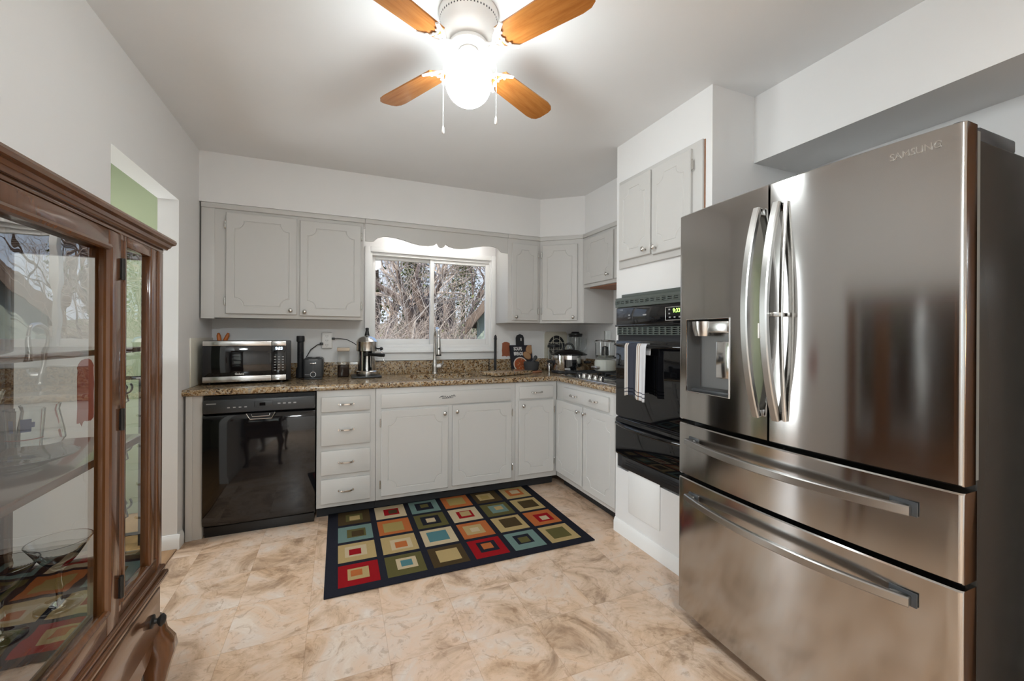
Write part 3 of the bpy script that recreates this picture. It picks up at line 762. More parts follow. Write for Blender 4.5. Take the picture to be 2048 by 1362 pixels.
# ------------------------------------------------------------------ refrigerator (local x -> world -y, front at y=0)
T = thing('refrigerator', 'tall stainless french-door refrigerator with ice dispenser right of the oven', 'refrigerator', (2.258, -2.259, 0), -90)
W = .907
def bul(x): 
    t = 2*x/W-1; b = -.026*(1-t*t)
    e = min(x, W-x)
    if e < .010: b += .008*(1-math.sqrt(max(0, 1-(1-e/.010)**2)))
    return b
def curved(bm, x0, x1, z0, z1, back, hole=None, n=26):
    xs = [x0+(x1-x0)*i/n for i in range(n+1)]
    if x0 < .01: xs += [.0005, .0015, .003, .005, .0075, .010]
    if x1 > W-.01: xs += [W-v for v in (.0005, .0015, .003, .005, .0075, .010)]
    zs = [z0, z1]; yy = bul
    if hole: xs += [hole[0], hole[1]]; zs += [hole[2], hole[3]]
    xs = sorted({round(x, 5) for x in xs}); zs = sorted(zs)
    c = .004
    V = {}
    def vt(x, z, k):
        if (x, z, k) not in V:
            y = yy(x) if k == 0 else (yy(x)+c if k == 2 else back)
            V[(x, z, k)] = bm.verts.new((x, y, z))
        return V[(x, z, k)]
    zin = [z0+c]+[z for z in zs if z0 < z < z1]+[z1-c]
    for za, zb_ in zip(zin, zin[1:]):
        for a, b in zip(xs, xs[1:]):
            if hole and a >= hole[0]-1e-6 and b <= hole[1]+1e-6 and za >= hole[2]-1e-6 and zb_ <= hole[3]+1e-6: continue
            bm.faces.new((vt(a, za, 0), vt(b, za, 0), vt(b, zb_, 0), vt(a, zb_, 0)))
    for a, b in zip(xs, xs[1:]):
        bm.faces.new((vt(a, z0, 2), vt(b, z0, 2), vt(b, z0+c, 0), vt(a, z0+c, 0)))
        bm.faces.new((vt(a, z1-c, 0), vt(b, z1-c, 0), vt(b, z1, 2), vt(a, z1, 2)))
        bm.faces.new((vt(a, z1, 2), vt(b, z1, 2), vt(b, z1, 1), vt(a, z1, 1)))
        bm.faces.new((vt(a, z0, 1), vt(b, z0, 1), vt(b, z0, 2), vt(a, z0, 2)))
        bm.faces.new((vt(b, z0, 1), vt(a, z0, 1), vt(a, z1, 1), vt(b, z1, 1)))
    for x in (xs[0], xs[-1]):
        bm.faces.new([vt(x, z0, 1), vt(x, z0, 2)]+[vt(x, z, 0) for z in zin]+[vt(x, z1, 2), vt(x, z1, 1)])
bm = B(); box(bm, .006, .085, .035, W-.006, .84, 1.755, .006); link('cabinet_body', bm, FSIDE, T)['label'] = 'dark grey side panels'
XG = .4315
H = (.048, .273, 1.019, 1.326)
bm = B(); curved(bm, 0, XG-.004, .893, 1.783, .058, H); fd = link('door', bm, STEEL, T, 30, uv=True)
bm = B(); curved(bm, XG+.004, W, .893, 1.783, .058); fd2 = link('door', bm, STEEL, T, 30, uv=True)
bm = B(); curved(bm, 0, W, .655, .877, .065); f1 = link('drawer', bm, STEEL, T, 30, uv=True)
bm = B(); curved(bm, 0, W, .062, .640, .065); f2 = link('freezer_drawer', bm, STEEL, T, 30, uv=True)
bm = B(); box(bm, .012, .058, .90, W-.004, .084, 1.772); link('door_gasket', bm, GASK, T)
bm = B(); box(bm, .02, .066, .06, W-.02, .085, .87); link('drawer_gasket', bm, BLACKM, T)
# dispenser
bm = B()
x0, x1, z0, z1 = H; yb = .058
yf = lambda x: bul(x)
q = [bm.verts.new(p) for p in ((x0, yf(x0), z0), (x1, yf(x1), z0), (x1, yf(x1), z1), (x0, yf(x0), z1))]
yb = .050
q2 = [bm.verts.new(p) for p in ((x0+.02, yb, z0+.02), (x1-.004, yb, z0+.02), (x1-.004, yb, z1-.01), (x0+.02, yb, z1-.01))]
for i in range(4): bm.faces.new((q[i], q[(i+1) % 4], q2[(i+1) % 4], q2[i]))
bm.faces.new(q2); rc = link('dispenser_recess', bm, RECESS, fd)
bm = B(); tube(bm, [(x0, yf(x0)-.001, z0), (x1, yf(x1)-.001, z0), (x1, yf(x1)-.001, z1), (x0, yf(x0)-.001, z1)], .0028, 6, closed=True); link('recess_rim', bm, CHROME, fd)
bm = B(); box(bm, .105, -.012, 1.268, .262, .05, 1.318, .010); lathe(bm, [(0, 0), (.038, 0), (.046, .03), (.048, .06), (0, .06)], (.125, .012, 1.256), 20); link('ice_chute', bm, STEELB, fd, uv=True)
bm = B(); box(bm, .165, .030, 1.085, .250, .040, 1.235, .004); link('paddle', bm, CHROME, fd)
bm = B(); box(bm, x0+.022, -.002, z0+.004, x1-.006, yb, z0+.016, .002); link('drip_tray', bm, DARKGREY, fd)
def vhandle(x, name, par):
    pts = []
    for i in range(31):
        t = -1+2*i/30; pts.append((x, bul(x)-.012-.062*(1-t*t), 1.340+.365*t))
    bm = B(); strip(bm, pts, (1, 0, 0), .026, .020)
    for s in (-1, 1): box(bm, x-.013, bul(x)-.018, 1.340+s*.352-.012, x+.013, bul(x)+.004, 1.340+s*.352+.012, .003)
    return link(name, bm, HANDLE, par, 40, uv=True)
vhandle(.397, 'door_handle', fd); hb = vhandle(.468, 'door_handle', fd2)
bm = B(); pts = [(.492, bul(.49)-.004-.022*(1-(-1+2*i/30)**2), 1.340+.365*(-1+2*i/30)) for i in range(31)]; strip(bm, pts, (1, 0, 0), .012, .010); box(bm, .470, bul(.48)-.062, 1.322, .492, bul(.48)-.006, 1.336, .002); link('inner_door_lever', bm, NICKEL, fd2, 40)
bm = B(); box(bm, .4545, bul(.468)-.0865, 1.25, .4575, bul(.468)-.08, 1.30, .001); link('handle_mark', bm, WHITEP, hb)
def hhandle(z, par):
    pts = []; a, b = .065, .816
    for i in range(33):
        t = -1+2*i/32; x = a+(b-a)*i/32; pts.append((x, bul(x)-.018-.040*(1-t*t), z))
    bm = B(); strip(bm, pts, (0, 0, 1), .026, .018)
    for x in (a+.012, b-.03): box(bm, x-.012, bul(x)-.02, z-.013, x+.030, bul(x)+.004, z+.013, .003)
    return link('drawer_handle', bm, HANDLE, par, 40, uv=True)
hhandle(.806, f1); hhandle(.570, f2)
for z, par in ((.806, f1), (.570, f2)):
    for xx in (.075, .775):
        bm = B(); box(bm, xx-.008, bul(xx)-.004, z-.016, xx+.052, bul(xx)+.002, z+.022, .002); link('handle_seat', bm, DARKGREY, par)
am = math.atan2(bul(.862)-bul(.767), .095)
text('raised_lettering', 'SAMSUNG', .026, NICKEL, fd2, Matrix.Translation((.815, bul(.815)-.0006, 1.742)) @ Matrix.Rotation(am, 4, 'Z') @ Matrix.Rotation(RAD(90), 4, 'X'), .0008, 0, .86)
bm = B(); box(bm, W-.085, .10, 1.755, W-.01, .30, 1.792, .006); link('hinge_cover', bm, DARKGREY, T)
bm = B(); cyl(bm, (W-.03, .05, 1.77), (W-.03, .05, 1.797), .014); link('hinge_pin', bm, DARKGREY, T)
for fx in (.055, W-.055):
    for fy in (.10, .75):
        bm = B(); cyl(bm, (fx, fy, 0), (fx, fy, .04), .018); link('levelling_foot', bm, BLACKP, T)
bm = B(); box(bm, .03, .075, .036, W-.03, .084, .06); link('base_grille', bm, BLACKP, T)

# ------------------------------------------------------------------ cooktop
T = thing('gas_cooktop', 'stainless gas cooktop with five knobs let into the granite beside the oven', 'cooktop', (2.585, -.625, .9142))
bm = B(); box(bm, 0, -.755, 0, .48, 0, .006, .003); box(bm, .004, -.751, .006, .476, -.004, .010, .003); link('tray', bm, STEELB, T, uv=True)
for k in range(5):
    bm = B(); lathe(bm, [(0, .010), (.022, .010), (.022, .014), (.018, .016), (.0165, .034), (.014, .037), (0, .037)], (.068, -.175-k*.0775, 0), 20); box(bm, .048, -.178-k*.0775, .012, .088, -.172-k*.0775, .043, .002); link('knob', bm, NICKEL, T)
for bx, by in ((.13, -.115), (.36, -.115), (.13, -.64), (.36, -.64), (.345, -.38)):
    bm = B(); lathe(bm, [(0, .010), (.05, .010), (.048, .016), (.03, .018), (.03, .026), (0, .028)], (bx, by, 0), 24); bn = link('burner', bm, BLACKM, T)
    bm = B(); g = .095
    for s in (-1, 1):
        box(bm, bx-g, by+s*g-.005, .034, bx+g, by+s*g+.005, .044, .002); box(bm, bx+s*g-.005, by-g, .034, bx+s*g+.005, by+g, .044, .002)
        for q in (-1, 1): box(bm, bx+s*g-.006, by+q*g-.006, .010, bx+s*g+.006, by+q*g+.006, .044, .002)
        box(bm, bx+s*.045-.05, by-.004, .034, bx+s*.045+.05, by+.004, .042, .001); box(bm, bx-.004, by+s*.045-.05, .034, bx+.004, by+s*.045+.05, .042, .001)
    link('grate', bm, BLACKM, T)

# ------------------------------------------------------------------ rug
T = thing('area_rug', 'dark rug with rows of nested coloured squares in front of the sink', 'rug', (.802, -1.530, .0))
RW, RL = 1.515, 1.03
bm = B(); box(bm, 0, 0, .001, RW, RL, .008, .003); link('rug_base', bm, RUGC['navy'], T)
cells = [
 [('brown', 'olive', 'tan'), ('cream', 'red', 'brown'), ('teal', 'navy', 'olive'), ('orange', 'gold', None), ('brown', 'tan', 'gold'), ('tan', 'orange', 'cream')],
 [('teal', 'olive', 'brown'), ('orange', 'gold', None), ('olive', 'navy', 'cream'), ('cream', 'red', 'tan'), ('olive', 'teal', 'tan'), ('tan', 'brown', None)],
 [('tan', 'cream', 'red'), ('tan', 'cream', 'orange'), ('cream', 'blue', None), ('orange', 'tan', 'cream'), ('tan', 'brown', None), ('orange', 'red', 'cream')],
 [('red', 'tan', 'orange'), ('olive', 'cream', 'blue'), ('brown', 'tan', None), ('red', 'navy', 'orange'), ('teal', 'navy', 'olive'), ('tan', 'olive', None)]]
keys = list(RUGC); bm = B(); rnd = random.Random(3)
mgx, mgy = .045, .04; pw, ph = (RW-2*mgx)/6, (RL-2*mgy)/4
for r in range(4):
    for c in range(6):
        x0 = mgx+c*pw+.018; y0 = mgy+(3-r)*ph+.016; cw_, ch_ = pw-.036, ph-.032
        a, b, d = cells[r][c]
        box(bm, x0, y0, .007, x0+cw_, y0+ch_, .0088, mi=keys.index(a))
        fw_ = .62 if d is None else rnd.uniform(.5, .62)
        ox, oy = rnd.uniform(-.05, .05)*cw_, rnd.uniform(-.05, .05)*ch_
        cx_, cy_ = x0+cw_/2+ox, y0+ch_/2+oy
        box(bm, cx_-cw_*fw_/2, cy_-ch_*fw_/2, .007, cx_+cw_*fw_/2, cy_+ch_*fw_/2, .0091, mi=keys.index(b))
        if d:
            g2 = rnd.uniform(.27, .36); ox, oy = rnd.uniform(-.05, .05)*cw_, rnd.uniform(-.05, .05)*ch_
            box(bm, cx_+ox-cw_*g2/2, cy_+oy-ch_*g2/2, .007, cx_+ox+cw_*g2/2, cy_+oy+ch_*g2/2, .0094, mi=keys.index(d))
link('rug_squares', bm, [RUGC[k] for k in keys], T)

# ------------------------------------------------------------------ ceiling fan
FX, FY = 1.313, -2.150
T = thing('ceiling_fan', 'white flush-mount ceiling fan with four wooden blades and a lit globe', 'ceiling fan', (FX, FY, ZC))
bm = B(); lathe(bm, [(0, -.0005), (.112, -.0005), (.113, -.012), (.108, -.035), (.105, -.040), (.103, -.055), (.090, -.085), (.072, -.105), (.060, -.112), (0, -.112)], seg=48)
hsg = link('motor_housing', bm, FANW, T)
bm = B()
for k in range(56):
    a = 2*pi*k/56; m_ = Matrix.Rotation(a, 4, 'Z'); box(bm, .1035, -.0022, -.0335, .1095, .0022, -.0225, mtx=m_)
link('vent_slots', bm, DARKGREY, hsg)
bm = B(); lathe(bm, [(0, -.112), (.070, -.112), (.074, -.118), (.074, -.128), (.062, -.134), (.045, -.136), (0, -.136)], seg=40); link('rotor_hub', bm, FANW, T)
bm = B(); lathe(bm, [(0, -.136), (.034, -.136), (.036, -.142), (.041, -.148), (.041, -.176), (.046, -.181), (0, -.181)], seg=36)
sw = link('switch_housing', bm, FANW, T)
bm = B(); gz = 2.214-ZC; r = .087
pr = [(r*sin(RAD(a)), gz+r*cos(RAD(a))) for a in range(28, 180, 8)]+[(0, gz-r)]
lathe(bm, pr, seg=40)
for f in bm.faces: f.material_index = 1 if f.calc_center_median().z > gz+r*.38 else 0
gl = link('globe', bm, [GLOBEM, GLOBECAP], T, 80); gl['label'] = 'lit white glass globe'
pit = RAD(-10.6)
for k in range(4):
    a = RAD(29.1+90*k)
    Mb = Matrix.Rotation(a, 4, 'Z') @ Matrix.Translation((0, 0, 2.311-ZC)) @ Matrix.Rotation(pit, 4, 'X')
    bm = B()
    Rr, Rt, w0, w1 = .168, .516, .050, .061
    pts = [(Rr, -w0), (Rt-.06, -w1), (Rt-.028, -w1*.93), (Rt-.008, -w1*.72), (Rt, -w1*.38), (Rt, w1*.38), (Rt-.008, w1*.72), (Rt-.028, w1*.93), (Rt-.06, w1), (Rr, w0), (Rr-.012, w0*.5), (Rr-.012, -w0*.5)]
    prism(bm, pts, XY, -.003, .003)
    bl = link('blade', bm, OAK, T); bl.matrix_local = Mb
    # ornamental iron: open crescent under the blade root plus a curved arm to the hub
    bm = B()
    outl = []; inn = []
    for i in range(25):
        q = -1+2*i/24; xx = .205-.075*(1-abs(q)**1.8); outl.append((xx, q*.056))
    for i in range(25):
        q = 1-2*i/24; xx = .207-.036*(1-abs(q)**1.4)-.010*abs(sin(q*pi*1.0)); inn.append((xx, q*.053))
    strip(bm, [(x, y, -.006) for x, y in outl], (0, 0, 1), .006, .010)
    strip(bm, [(x, y, -.006) for x, y in inn], (0, 0, 1), .005, .008)
    for q in (-.5, 0, .5): strip(bm, [(.137+.03*abs(q), q*.05, -.006), (.168, q*.075, -.006), (.175, q*.09, -.006)], (0, 0, 1), .005, .007)
    for s in (-1, 1): strip(bm, [(.070, s*.010, .008), (.095, s*.016, .004), (.118, s*.010, -.004), (.136, s*.004, -.006)], (0, 0, 1), .008, .008)
    for q in (-.026, 0, .026): lathe(bm, [(0, -.010), (.005, -.009), (.0055, -.006), (0, -.006)], (.182 if q else .173, q, 0), 10)
    br = link('blade_bracket', bm, FANW, T); br.matrix_local = Mb
for dx, dy, zl in ((-.073, .030, 2.045), (.080, -.033, 2.082)):
    bm = B(); x1, y1 = dx*.56, dy*.56
    tube(bm, [(x1, y1, -.165), (dx*.95, dy*.95, -.17), (dx*1.2, dy*1.2, -.19), (dx*1.22, dy*1.22, -.22), (dx*1.22, dy*1.22, zl-ZC)], .0014, 6)
    pc = link('pull_chain', bm, FANW, T)
    bm = B(); lathe(bm, [(0, .022), (.003, .021), (.0055, .008), (.006, 0), (.004, -.006), (0, -.007)], (dx*1.22, dy*1.22, zl-ZC-.018), 12); link('chain_pull', bm, FANW, pc)

# ------------------------------------------------------------------ things on the counter
ZW = .9145
# microwave
T = thing('microwave', 'black and stainless countertop microwave in the left corner', 'microwave', (.047, -.415, ZW), 5.5)
w, h, d = .478, .272, .335
bm = B(); box(bm, 0, .012, .018, w+.030, d, .018+h, .004)
for x in (.03, w-.03):
    for y in (.04, d-.04): cyl(bm, (x, y, 0), (x, y, .02), .012, seg=12)
link('case', bm, BLACKP, T)
bm = B(); xd = w*.815
box(bm, 0, -.012, .240+.018, xd-.001, .013, .272+.018, .003); link('door_trim', bm, STEELB, T, uv=True)
bm = B(); box(bm, 0, -.012, .018, xd-.001, .013, .050+.018-.012, .003); link('door_trim', bm, STEELB, T, uv=True)
bm = B(); box(bm, 0, -.010, .056, xd-.001, .012, .258, .002); md = link('door', bm, BLACK, T)
text('brand_lettering', 'Galanz', .019, WHITEP, md, FRONT(xd*.52, -.0102, .070), .0003, .0004)
bm = B(); box(bm, xd+.001, -.010, .056, w, .012, .258, .002); mp = link('control_panel', bm, BLACK, T)
bm = B(); box(bm, xd+.001, -.012, .258, w, .013, .290, .003); link('panel_trim', bm, STEELB, T, uv=True)
bm = B(); box(bm, xd+.001, -.012, .018, w, .013, .056, .003); link('panel_trim', bm, STEELB, T, uv=True)
text('clock_display', '9:33', .026, LCDB, mp, FRONT(xd+(w-xd)*.5, -.0102, .238), .0003, .0006)
bm = B()
for r in range(6):
    for c in range(3): box(bm, xd+.014+c*.024, -.0106, .085+r*.0185, xd+.026+c*.024, -.0100, .091+r*.0185)
link('printed_keys', bm, GREYTXT, mp)
bm = B(); box(bm, w+.0295, .04, .06, w+.0305, .075, .255); link('warning_sticker', bm, REDS, T)
# scissors / knife handles in a slim holder behind the microwave
T = thing('knife_holder', 'slim holder with orange-handled knives standing behind the microwave', 'knife holder', (.052, -.034, ZW))
bm = B(); box(bm, -.038, -.02, 0, .038, .02, .20, .006); link('holder', bm, BLACKP, T)
for s, tilt in ((-1, .10), (1, -.03)):
    bm = B(); x = s*.018
    tube(bm, [(x, 0, .19), (x+tilt*.2, -.002, .23), (x+tilt*.5, -.002, .275), (x+tilt*.7, -.002, .325), (x+tilt*.75, -.002, .345)], [.009, .012, .014, .013, .006], 12)
    link('knife_handle', bm, ORANGE, T)
# flashlight
T = thing('flashlight', 'tall black flashlight standing on end between microwave and toaster', 'flashlight', (.590, -.075, ZW))
bm = B(); lathe(bm, [(0, 0), (.027, 0), (.031, .004), (.031, .055), (.026, .075), (.022, .085), (.022, .275), (.0285, .283), (.0285, .318), (.026, .325), (0, .325)], seg=24)
for k in range(10): lathe(bm, [(.022, .11+k*.012), (.0232, .113+k*.012), (.022, .116+k*.012)], seg=24)
link('barrel', bm, BLACKM, T)
# toaster
T = thing('toaster', 'black two-slice toaster beside the flashlight', 'toaster', (.688, -.250, ZW))
bm = B(); box(bm, -.068, 0, .008, .068, .205, .160, .018, seg=4); box(bm, -.06, .01, 0, .06, .195, .012, .003); tb = link('toaster_body', bm, DARKGREY, T)
bm = B(); box(bm, -.042, .03, .1595, -.014, .175, .1612); box(bm, .014, .03, .1595, .042, .175, .1612); link('slots', bm, BLACKM, tb)
bm = B(); box(bm, -.003, -.001, .06, .003, .002, .128); link('lever_slot', bm, BLACK, tb)
bm = B(); box(bm, -.022, -.020, .118, .022, .0, .126, .003); link('lever', bm, CHROME, T)
bm = B(); lathe(bm, [(0, .014), (.014, .014), (.017, .010), (.018, 0)], (0, 0, 0), 20, mtx=Matrix.Translation((0, 0, .038)) @ Matrix.Rotation(RAD(90), 4, 'X')); kb = link('browning_dial', bm, BLACKP, T)
bm = B(); tube(bm, [(.019*cos(2*pi*i/24), -.002, .038+.019*sin(2*pi*i/24)) for i in range(24)], .0012, 5, closed=True); link('dial_ring', bm, CHROME, kb)
bm = B(); box(bm, -.03, -.0006, .146, .03, .0, .150); box(bm, -.056, -.0006, .036, -.026, 0, .040); link('printed_marks', bm, GREYTXT, tb)
bm = B(); c = []
P = [(-.03, .214, .05), (-.075, .228, .06), (-.068, .215, .14), (-.03, .222, .215), (.02, .23, .255), (.058, .222, .262)]
for i in range(len(P)-1):
    for k in range(6):
        t = k/6; c.append(tuple(P[i][j]*(1-t)+P[i+1][j]*t for j in range(3)))
c.append(P[-1]); tube(bm, c, .0035, 8); box(bm, .035, .214, .252, .062, .234, .272, .003); link('power_cord', bm, BLACKP, T)
# wall outlet adapter
T = thing('power_outlet', 'white three-socket power outlet adapter on the back wall above the toaster', 'outlet', (.776, 0, 1.203))
bm = B(); box(bm, -.041, -.030, -.066, .041, -.0005, .066, .012, seg=3); pl = link('adapter_body', bm, WHITEP, T)
bm = B()
for k in (-1, 0, 1):
    for s in (-1, 1): box(bm, s*.007-.0012, -.0305, k*.036-.004, s*.007+.0012, -.0298, k*.036+.005)
    cyl(bm, (0, -.0305, k*.036-.010), (0, -.0298, k*.036-.010), .002, seg=8)
link('socket_slots', bm, BLACKM, pl)
# canister
T = thing('coffee_canister', 'clear square canister of ground coffee with a cream lid', 'canister', (.898, -.105, ZW))
bm = B(); box(bm, -.042, -.042, 0, .042, .042, .205, .008, seg=3); link('jar', bm, GLASS, T)
bm = B(); box(bm, -.040, -.040, .003, .040, .040, .095, .007); link('ground_coffee', bm, COFFEE, T)
bm = B(); box(bm, -.047, -.047, .205, .047, .047, .232, .006); link('lid', bm, LIDW, T)
# espresso machine
T = thing('espresso_machine', 'round-topped stainless lever espresso machine left of the window', 'coffee machine', (1.073, -.172, ZW))
bm = B(); box(bm, -.118, -.115, 0, .105, .12, .014, .006); link('base_plate', bm, BLACKP, T)
bm = B(); lathe(bm, [(0, .014), (.078, .014), (.080, .018), (.080, .046), (.074, .052), (0, .052)], seg=36); link('base_ring', bm, STEELB, T, uv=True)
bm = B()
for i in range(13): pass
pts = [(.070*cos(RAD(a)), .070*sin(RAD(a))) for a in range(-62, 243, 8)]
pi_ = [(.060*cos(RAD(a)), .060*sin(RAD(a))) for a in range(242, -63, -8)]
va = pts+pi_; n = len(va); 
lo = [bm.verts.new((x, y+.004, .05)) for x, y in va]; hi = [bm.verts.new((x, y+.004, .212)) for x, y in va]
for i in range(n): bm.faces.new((lo[i], lo[(i+1) % n], hi[(i+1) % n], hi[i]))
link('column_shell', bm, CHROME, T)
bm = B(); lathe(bm, [(0, .05), (.030, .05), (.026, .09), (.024, .15), (.028, .20), (0, .20)], (0, .01, 0), 24); link('boiler_core', bm, STEELB, T, uv=True)
bm = B(); lathe(bm, [(0, .205), (.076, .205), (.080, .210), (.080, .272), (.083, .276), (.083, .282), (.078, .287), (.062, .310), (.036, .322), (.020, .326), (.018, .332), (0, .332)], seg=40); link('dome', bm, STEELB, T, uv=True)
bm = B(); lathe(bm, [(0, .330), (.020, .330), (.016, .345), (.012, .372), (.014, .385), (.010, .392), (0, .393)], seg=20); link('top_knob', bm, BLACKP, T)
bm = B(); tube(bm, [(.01, -.05, .182), (.05, -.085, .180), (.09, -.115, .178), (.118, -.135, .176)], [.013, .012, .015, .013], 14); lathe(bm, [(0, .168), (.034, .168), (.036, .176), (.036, .196), (0, .197)], (0, -.02, 0), 24); link('portafilter', bm, BLACKP, T)
bm = B(); cyl(bm, (.076, -.01, .225), (.100, -.03, .225), .006); sphere(bm, (.106, -.036, .225), .014, seg=14); link('steam_knob', bm, BLACKP, T)
bm = B(); tube(bm, [(.085, -.02, .215), (.110, -.03, .205), (.116, -.035, .17), (.128, -.05, .12)], .0035, 8); link('steam_wand', bm, CHROME, T)
bm = B(); P = [(-.06, .05, .24), (-.10, .08, .27), (-.15, .125, .297), (-.22, .145, .305), (-.25, .147, .303)]; tube(bm, P, .0032, 8); box(bm, -.262, .138, .294, -.238, .156, .312, .003); link('power_cord', bm, BLACKP, T)
# faucet
T = thing('faucet', 'brushed nickel pull-down kitchen faucet behind the sink', 'faucet', (1.640, -.072, ZW))
bm = B(); lathe(bm, [(0, 0), (.031, 0), (.031, .006), (.027, .010), (.025, .05), (.027, .07), (.024, .085), (.017, .10), (.015, .13), (.014, .16)], seg=28); link('faucet_body', bm, NICKEL, T)
bm = B(); pts = [(0, 0, .15)]
for i in range(17):
    a = RAD(180-180*i/16*.97); pts.append((0, -.075-.075*cos(a)*1.0 if False else -(.075+.075*cos(a)), .315+.078*sin(a)))
tube(bm, pts, [.0135]*len(pts), 14); sp_ = link('gooseneck', bm, NICKEL, T, 60)
bm = B(); lathe(bm, [(0, -.15), (.020, -.15), (.0225, -.145), (.0215, -.135), (.019, -.09), (.0145, -.02), (.013, .002), (0, .002)], (0, -.150, .315), 24); link('spray_head', bm, NICKEL, T)
bm = B(); lathe(bm, [(0, -.153), (.022, -.153), (.023, -.149), (.023, -.143), (0, -.143)], (0, -.150, .315), 24); sphere(bm, (0, -.170, .222), .007, seg=10, sc=(1, 1, 1.6)); link('spray_nozzle', bm, BLACKP, T)
bm = B(); tube(bm, [(.015, -.006, .062), (.05, -.012, .066), (.062, -.014, .068)], [.020, .024, .016], 16); tube(bm, [(.052, -.012, .07), (.068, -.018, .088), (.066, -.026, .108)], [.010, .008, .007], 12); link('lever_handle', bm, NICKEL, T)
# paper towel holder
T = thing('paper_towel_holder', 'empty black upright paper towel holder right of the sink window', 'paper towel holder', (2.188, -.115, ZW))
bm = B(); lathe(bm, [(0, 0), (.072, 0), (.074, .004), (.072, .008), (0, .009)], seg=32); link('base', bm, BLACKM, T)
bm = B(); cyl(bm, (0, 0, .008), (0, 0, .30), .0115, seg=16); lathe(bm, [(0, .30), (.016, .30), (.016, .306), (.010, .310), (.014, .320), (.009, .332), (.004, .340), (0, .343)], seg=16); link('post', bm, BLACKM, T)
bm = B(); cyl(bm, (-.055, .015, .008), (-.055, .015, .12), .004, seg=10); link('tension_arm', bm, BLACKM, T)
# granite board
T = thing('granite_board', 'rectangular granite cutting board resting on the worktop right of the sink', 'cutting board', (2.045, -.527, ZW), 21.2)
bm = B(); box(bm, 0, 0, .004, .430, .225, .030, .004)
for x in (.03, .40):
    for y in (.03, .195): cyl(bm, (x, y, 0), (x, y, .006), .010, seg=12)
link('board', bm, GRAN, T)
# cookbook and black board behind it
T = thing('cookbook', 'dark cookbook about soups and breads leaning against the backsplash', 'book', (2.472, -.105, ZW))
Mt = Matrix.Rotation(RAD(-13), 4, 'X')
COVER = mat('cookbook_cover', (.018, .018, .026), .35)
BREAD = mat('bread_print', (.42, .24, .12), .5); CRUST = mat('crust_print', (.22, .085, .03), .5); SOUP = mat('soup_print', (.36, .075, .02), .45); BOWLP = mat('bowl_print', (.66, .58, .5), .4)
bm = B(); box(bm, -.112, 0, 0, .112, .003, .250); box(bm, -.112, .015, 0, .112, .018, .250); box(bm, -.112, .0, 0, -.109, .018, .250)
cv = link('cover', bm, COVER, T); 
bm = B(); box(bm, -.108, .003, .003, .109, .015, .247); pg = link('pages', bm, WHITEP, T)
bm = B()
def disc(bm, cx, cz, rx, rz, y, mi, rot=0, n=28):
    vs = []
    for i in range(n):
        a = 2*pi*i/n; x, z = rx*cos(a), rz*sin(a); X = cx+x*cos(rot)-z*sin(rot); Z = cz+x*sin(rot)+z*cos(rot)
        vs.append((min(max(X, -.1115), .1115), max(.001, min(Z, .249))))
    prism(bm, vs, XZ, y, y+.0008, mi)
disc(bm, .085, .205, .038, .050, -.0006, 1, -.3); disc(bm, .083, .207, .032, .044, -.0010, 0, -.3)
disc(bm, .055, .148, .046, .034, -.0014, 1, -.7); disc(bm, .054, .150, .041, .029, -.0018, 0, -.7)
disc(bm, -.020, .065, .072, .070, -.0012, 3); disc(bm, -.020, .065, .062, .060, -.0018, 2)
for i in range(14):
    a = i*2.4; r_ = .012+.0033*i; disc(bm, -.02+r_*cos(a), .065+r_*sin(a), .009, .005, -.0024, 0 if i % 3 else 1, a)
link('cover_picture', bm, [BREAD, CRUST, SOUP, BOWLP], T)
t1 = text('title_lettering', 'SOUPS', .046, WHITEP, cv, FRONT(-.035, -.0006, .214), .0004, .0012, .62)
t2 = text('title_lettering', 'BREADS', .046, WHITEP, cv, FRONT(-.033, -.0006, .166), .0004, .0012, .58)
for o in list(T.children): o.data.transform(Mt)
for o in (t1, t2): o.data.transform(Mt)
T = thing('chopping_board', 'black paddle board with a handle standing behind the cookbook', 'cutting board', (2.470, -.058, ZW))
bm = B()
prism(bm, [(-.085, 0), (.085, 0), (.085, .20), (.06, .235), (.040, .245), (.040, .315), (.030, .338), (0, .350), (-.030, .338), (-.040, .315), (-.040, .245), (-.06, .235), (-.085, .20)], XZ, 0, .014)
bmesh.ops.transform(bm, matrix=Matrix.Rotation(RAD(-4), 4, 'X'), verts=bm.verts); bd = link('paddle', bm, BLACKM, T)
bm = B(); box(bm, .004, -.0006, .285, .014, .001, .312); bmesh.ops.transform(bm, matrix=Matrix.Rotation(RAD(-4), 4, 'X') , verts=bm.verts); link('hanging_slot', bm, WHITEP, bd)
# mortar on a round board
T = thing('round_board', 'round terracotta-brown wooden board under the dark stone mortar', 'cutting board', (2.505, -.215, ZW))
bm = B(); lathe(bm, [(0, 0), (.095, 0), (.099, .004), (.099, .012), (.096, .016), (0, .016)], seg=40); link('disc', bm, TERRA, T)
T = thing('mortar', 'dark grey stone mortar bowl holding its pestle in front of the cookbook', 'mortar', (2.505, -.215, ZW+.0165))
bm = B(); lathe(bm, [(0, 0), (.055, 0), (.062, .006), (.070, .05), (.072, .078), (.068, .080), (.064, .078), (.058, .03), (.04, .014), (0, .012)], seg=36); link('bowl', bm, STONE, T)
bm = B(); tube(bm, [(-.012, .0, .035), (.012, .004, .07), (.036, .008, .100), (.050, .010, .122), (.054, .011, .132)], [.016, .012, .015, .018, .010], 14); link('pestle', bm, STONE, T)
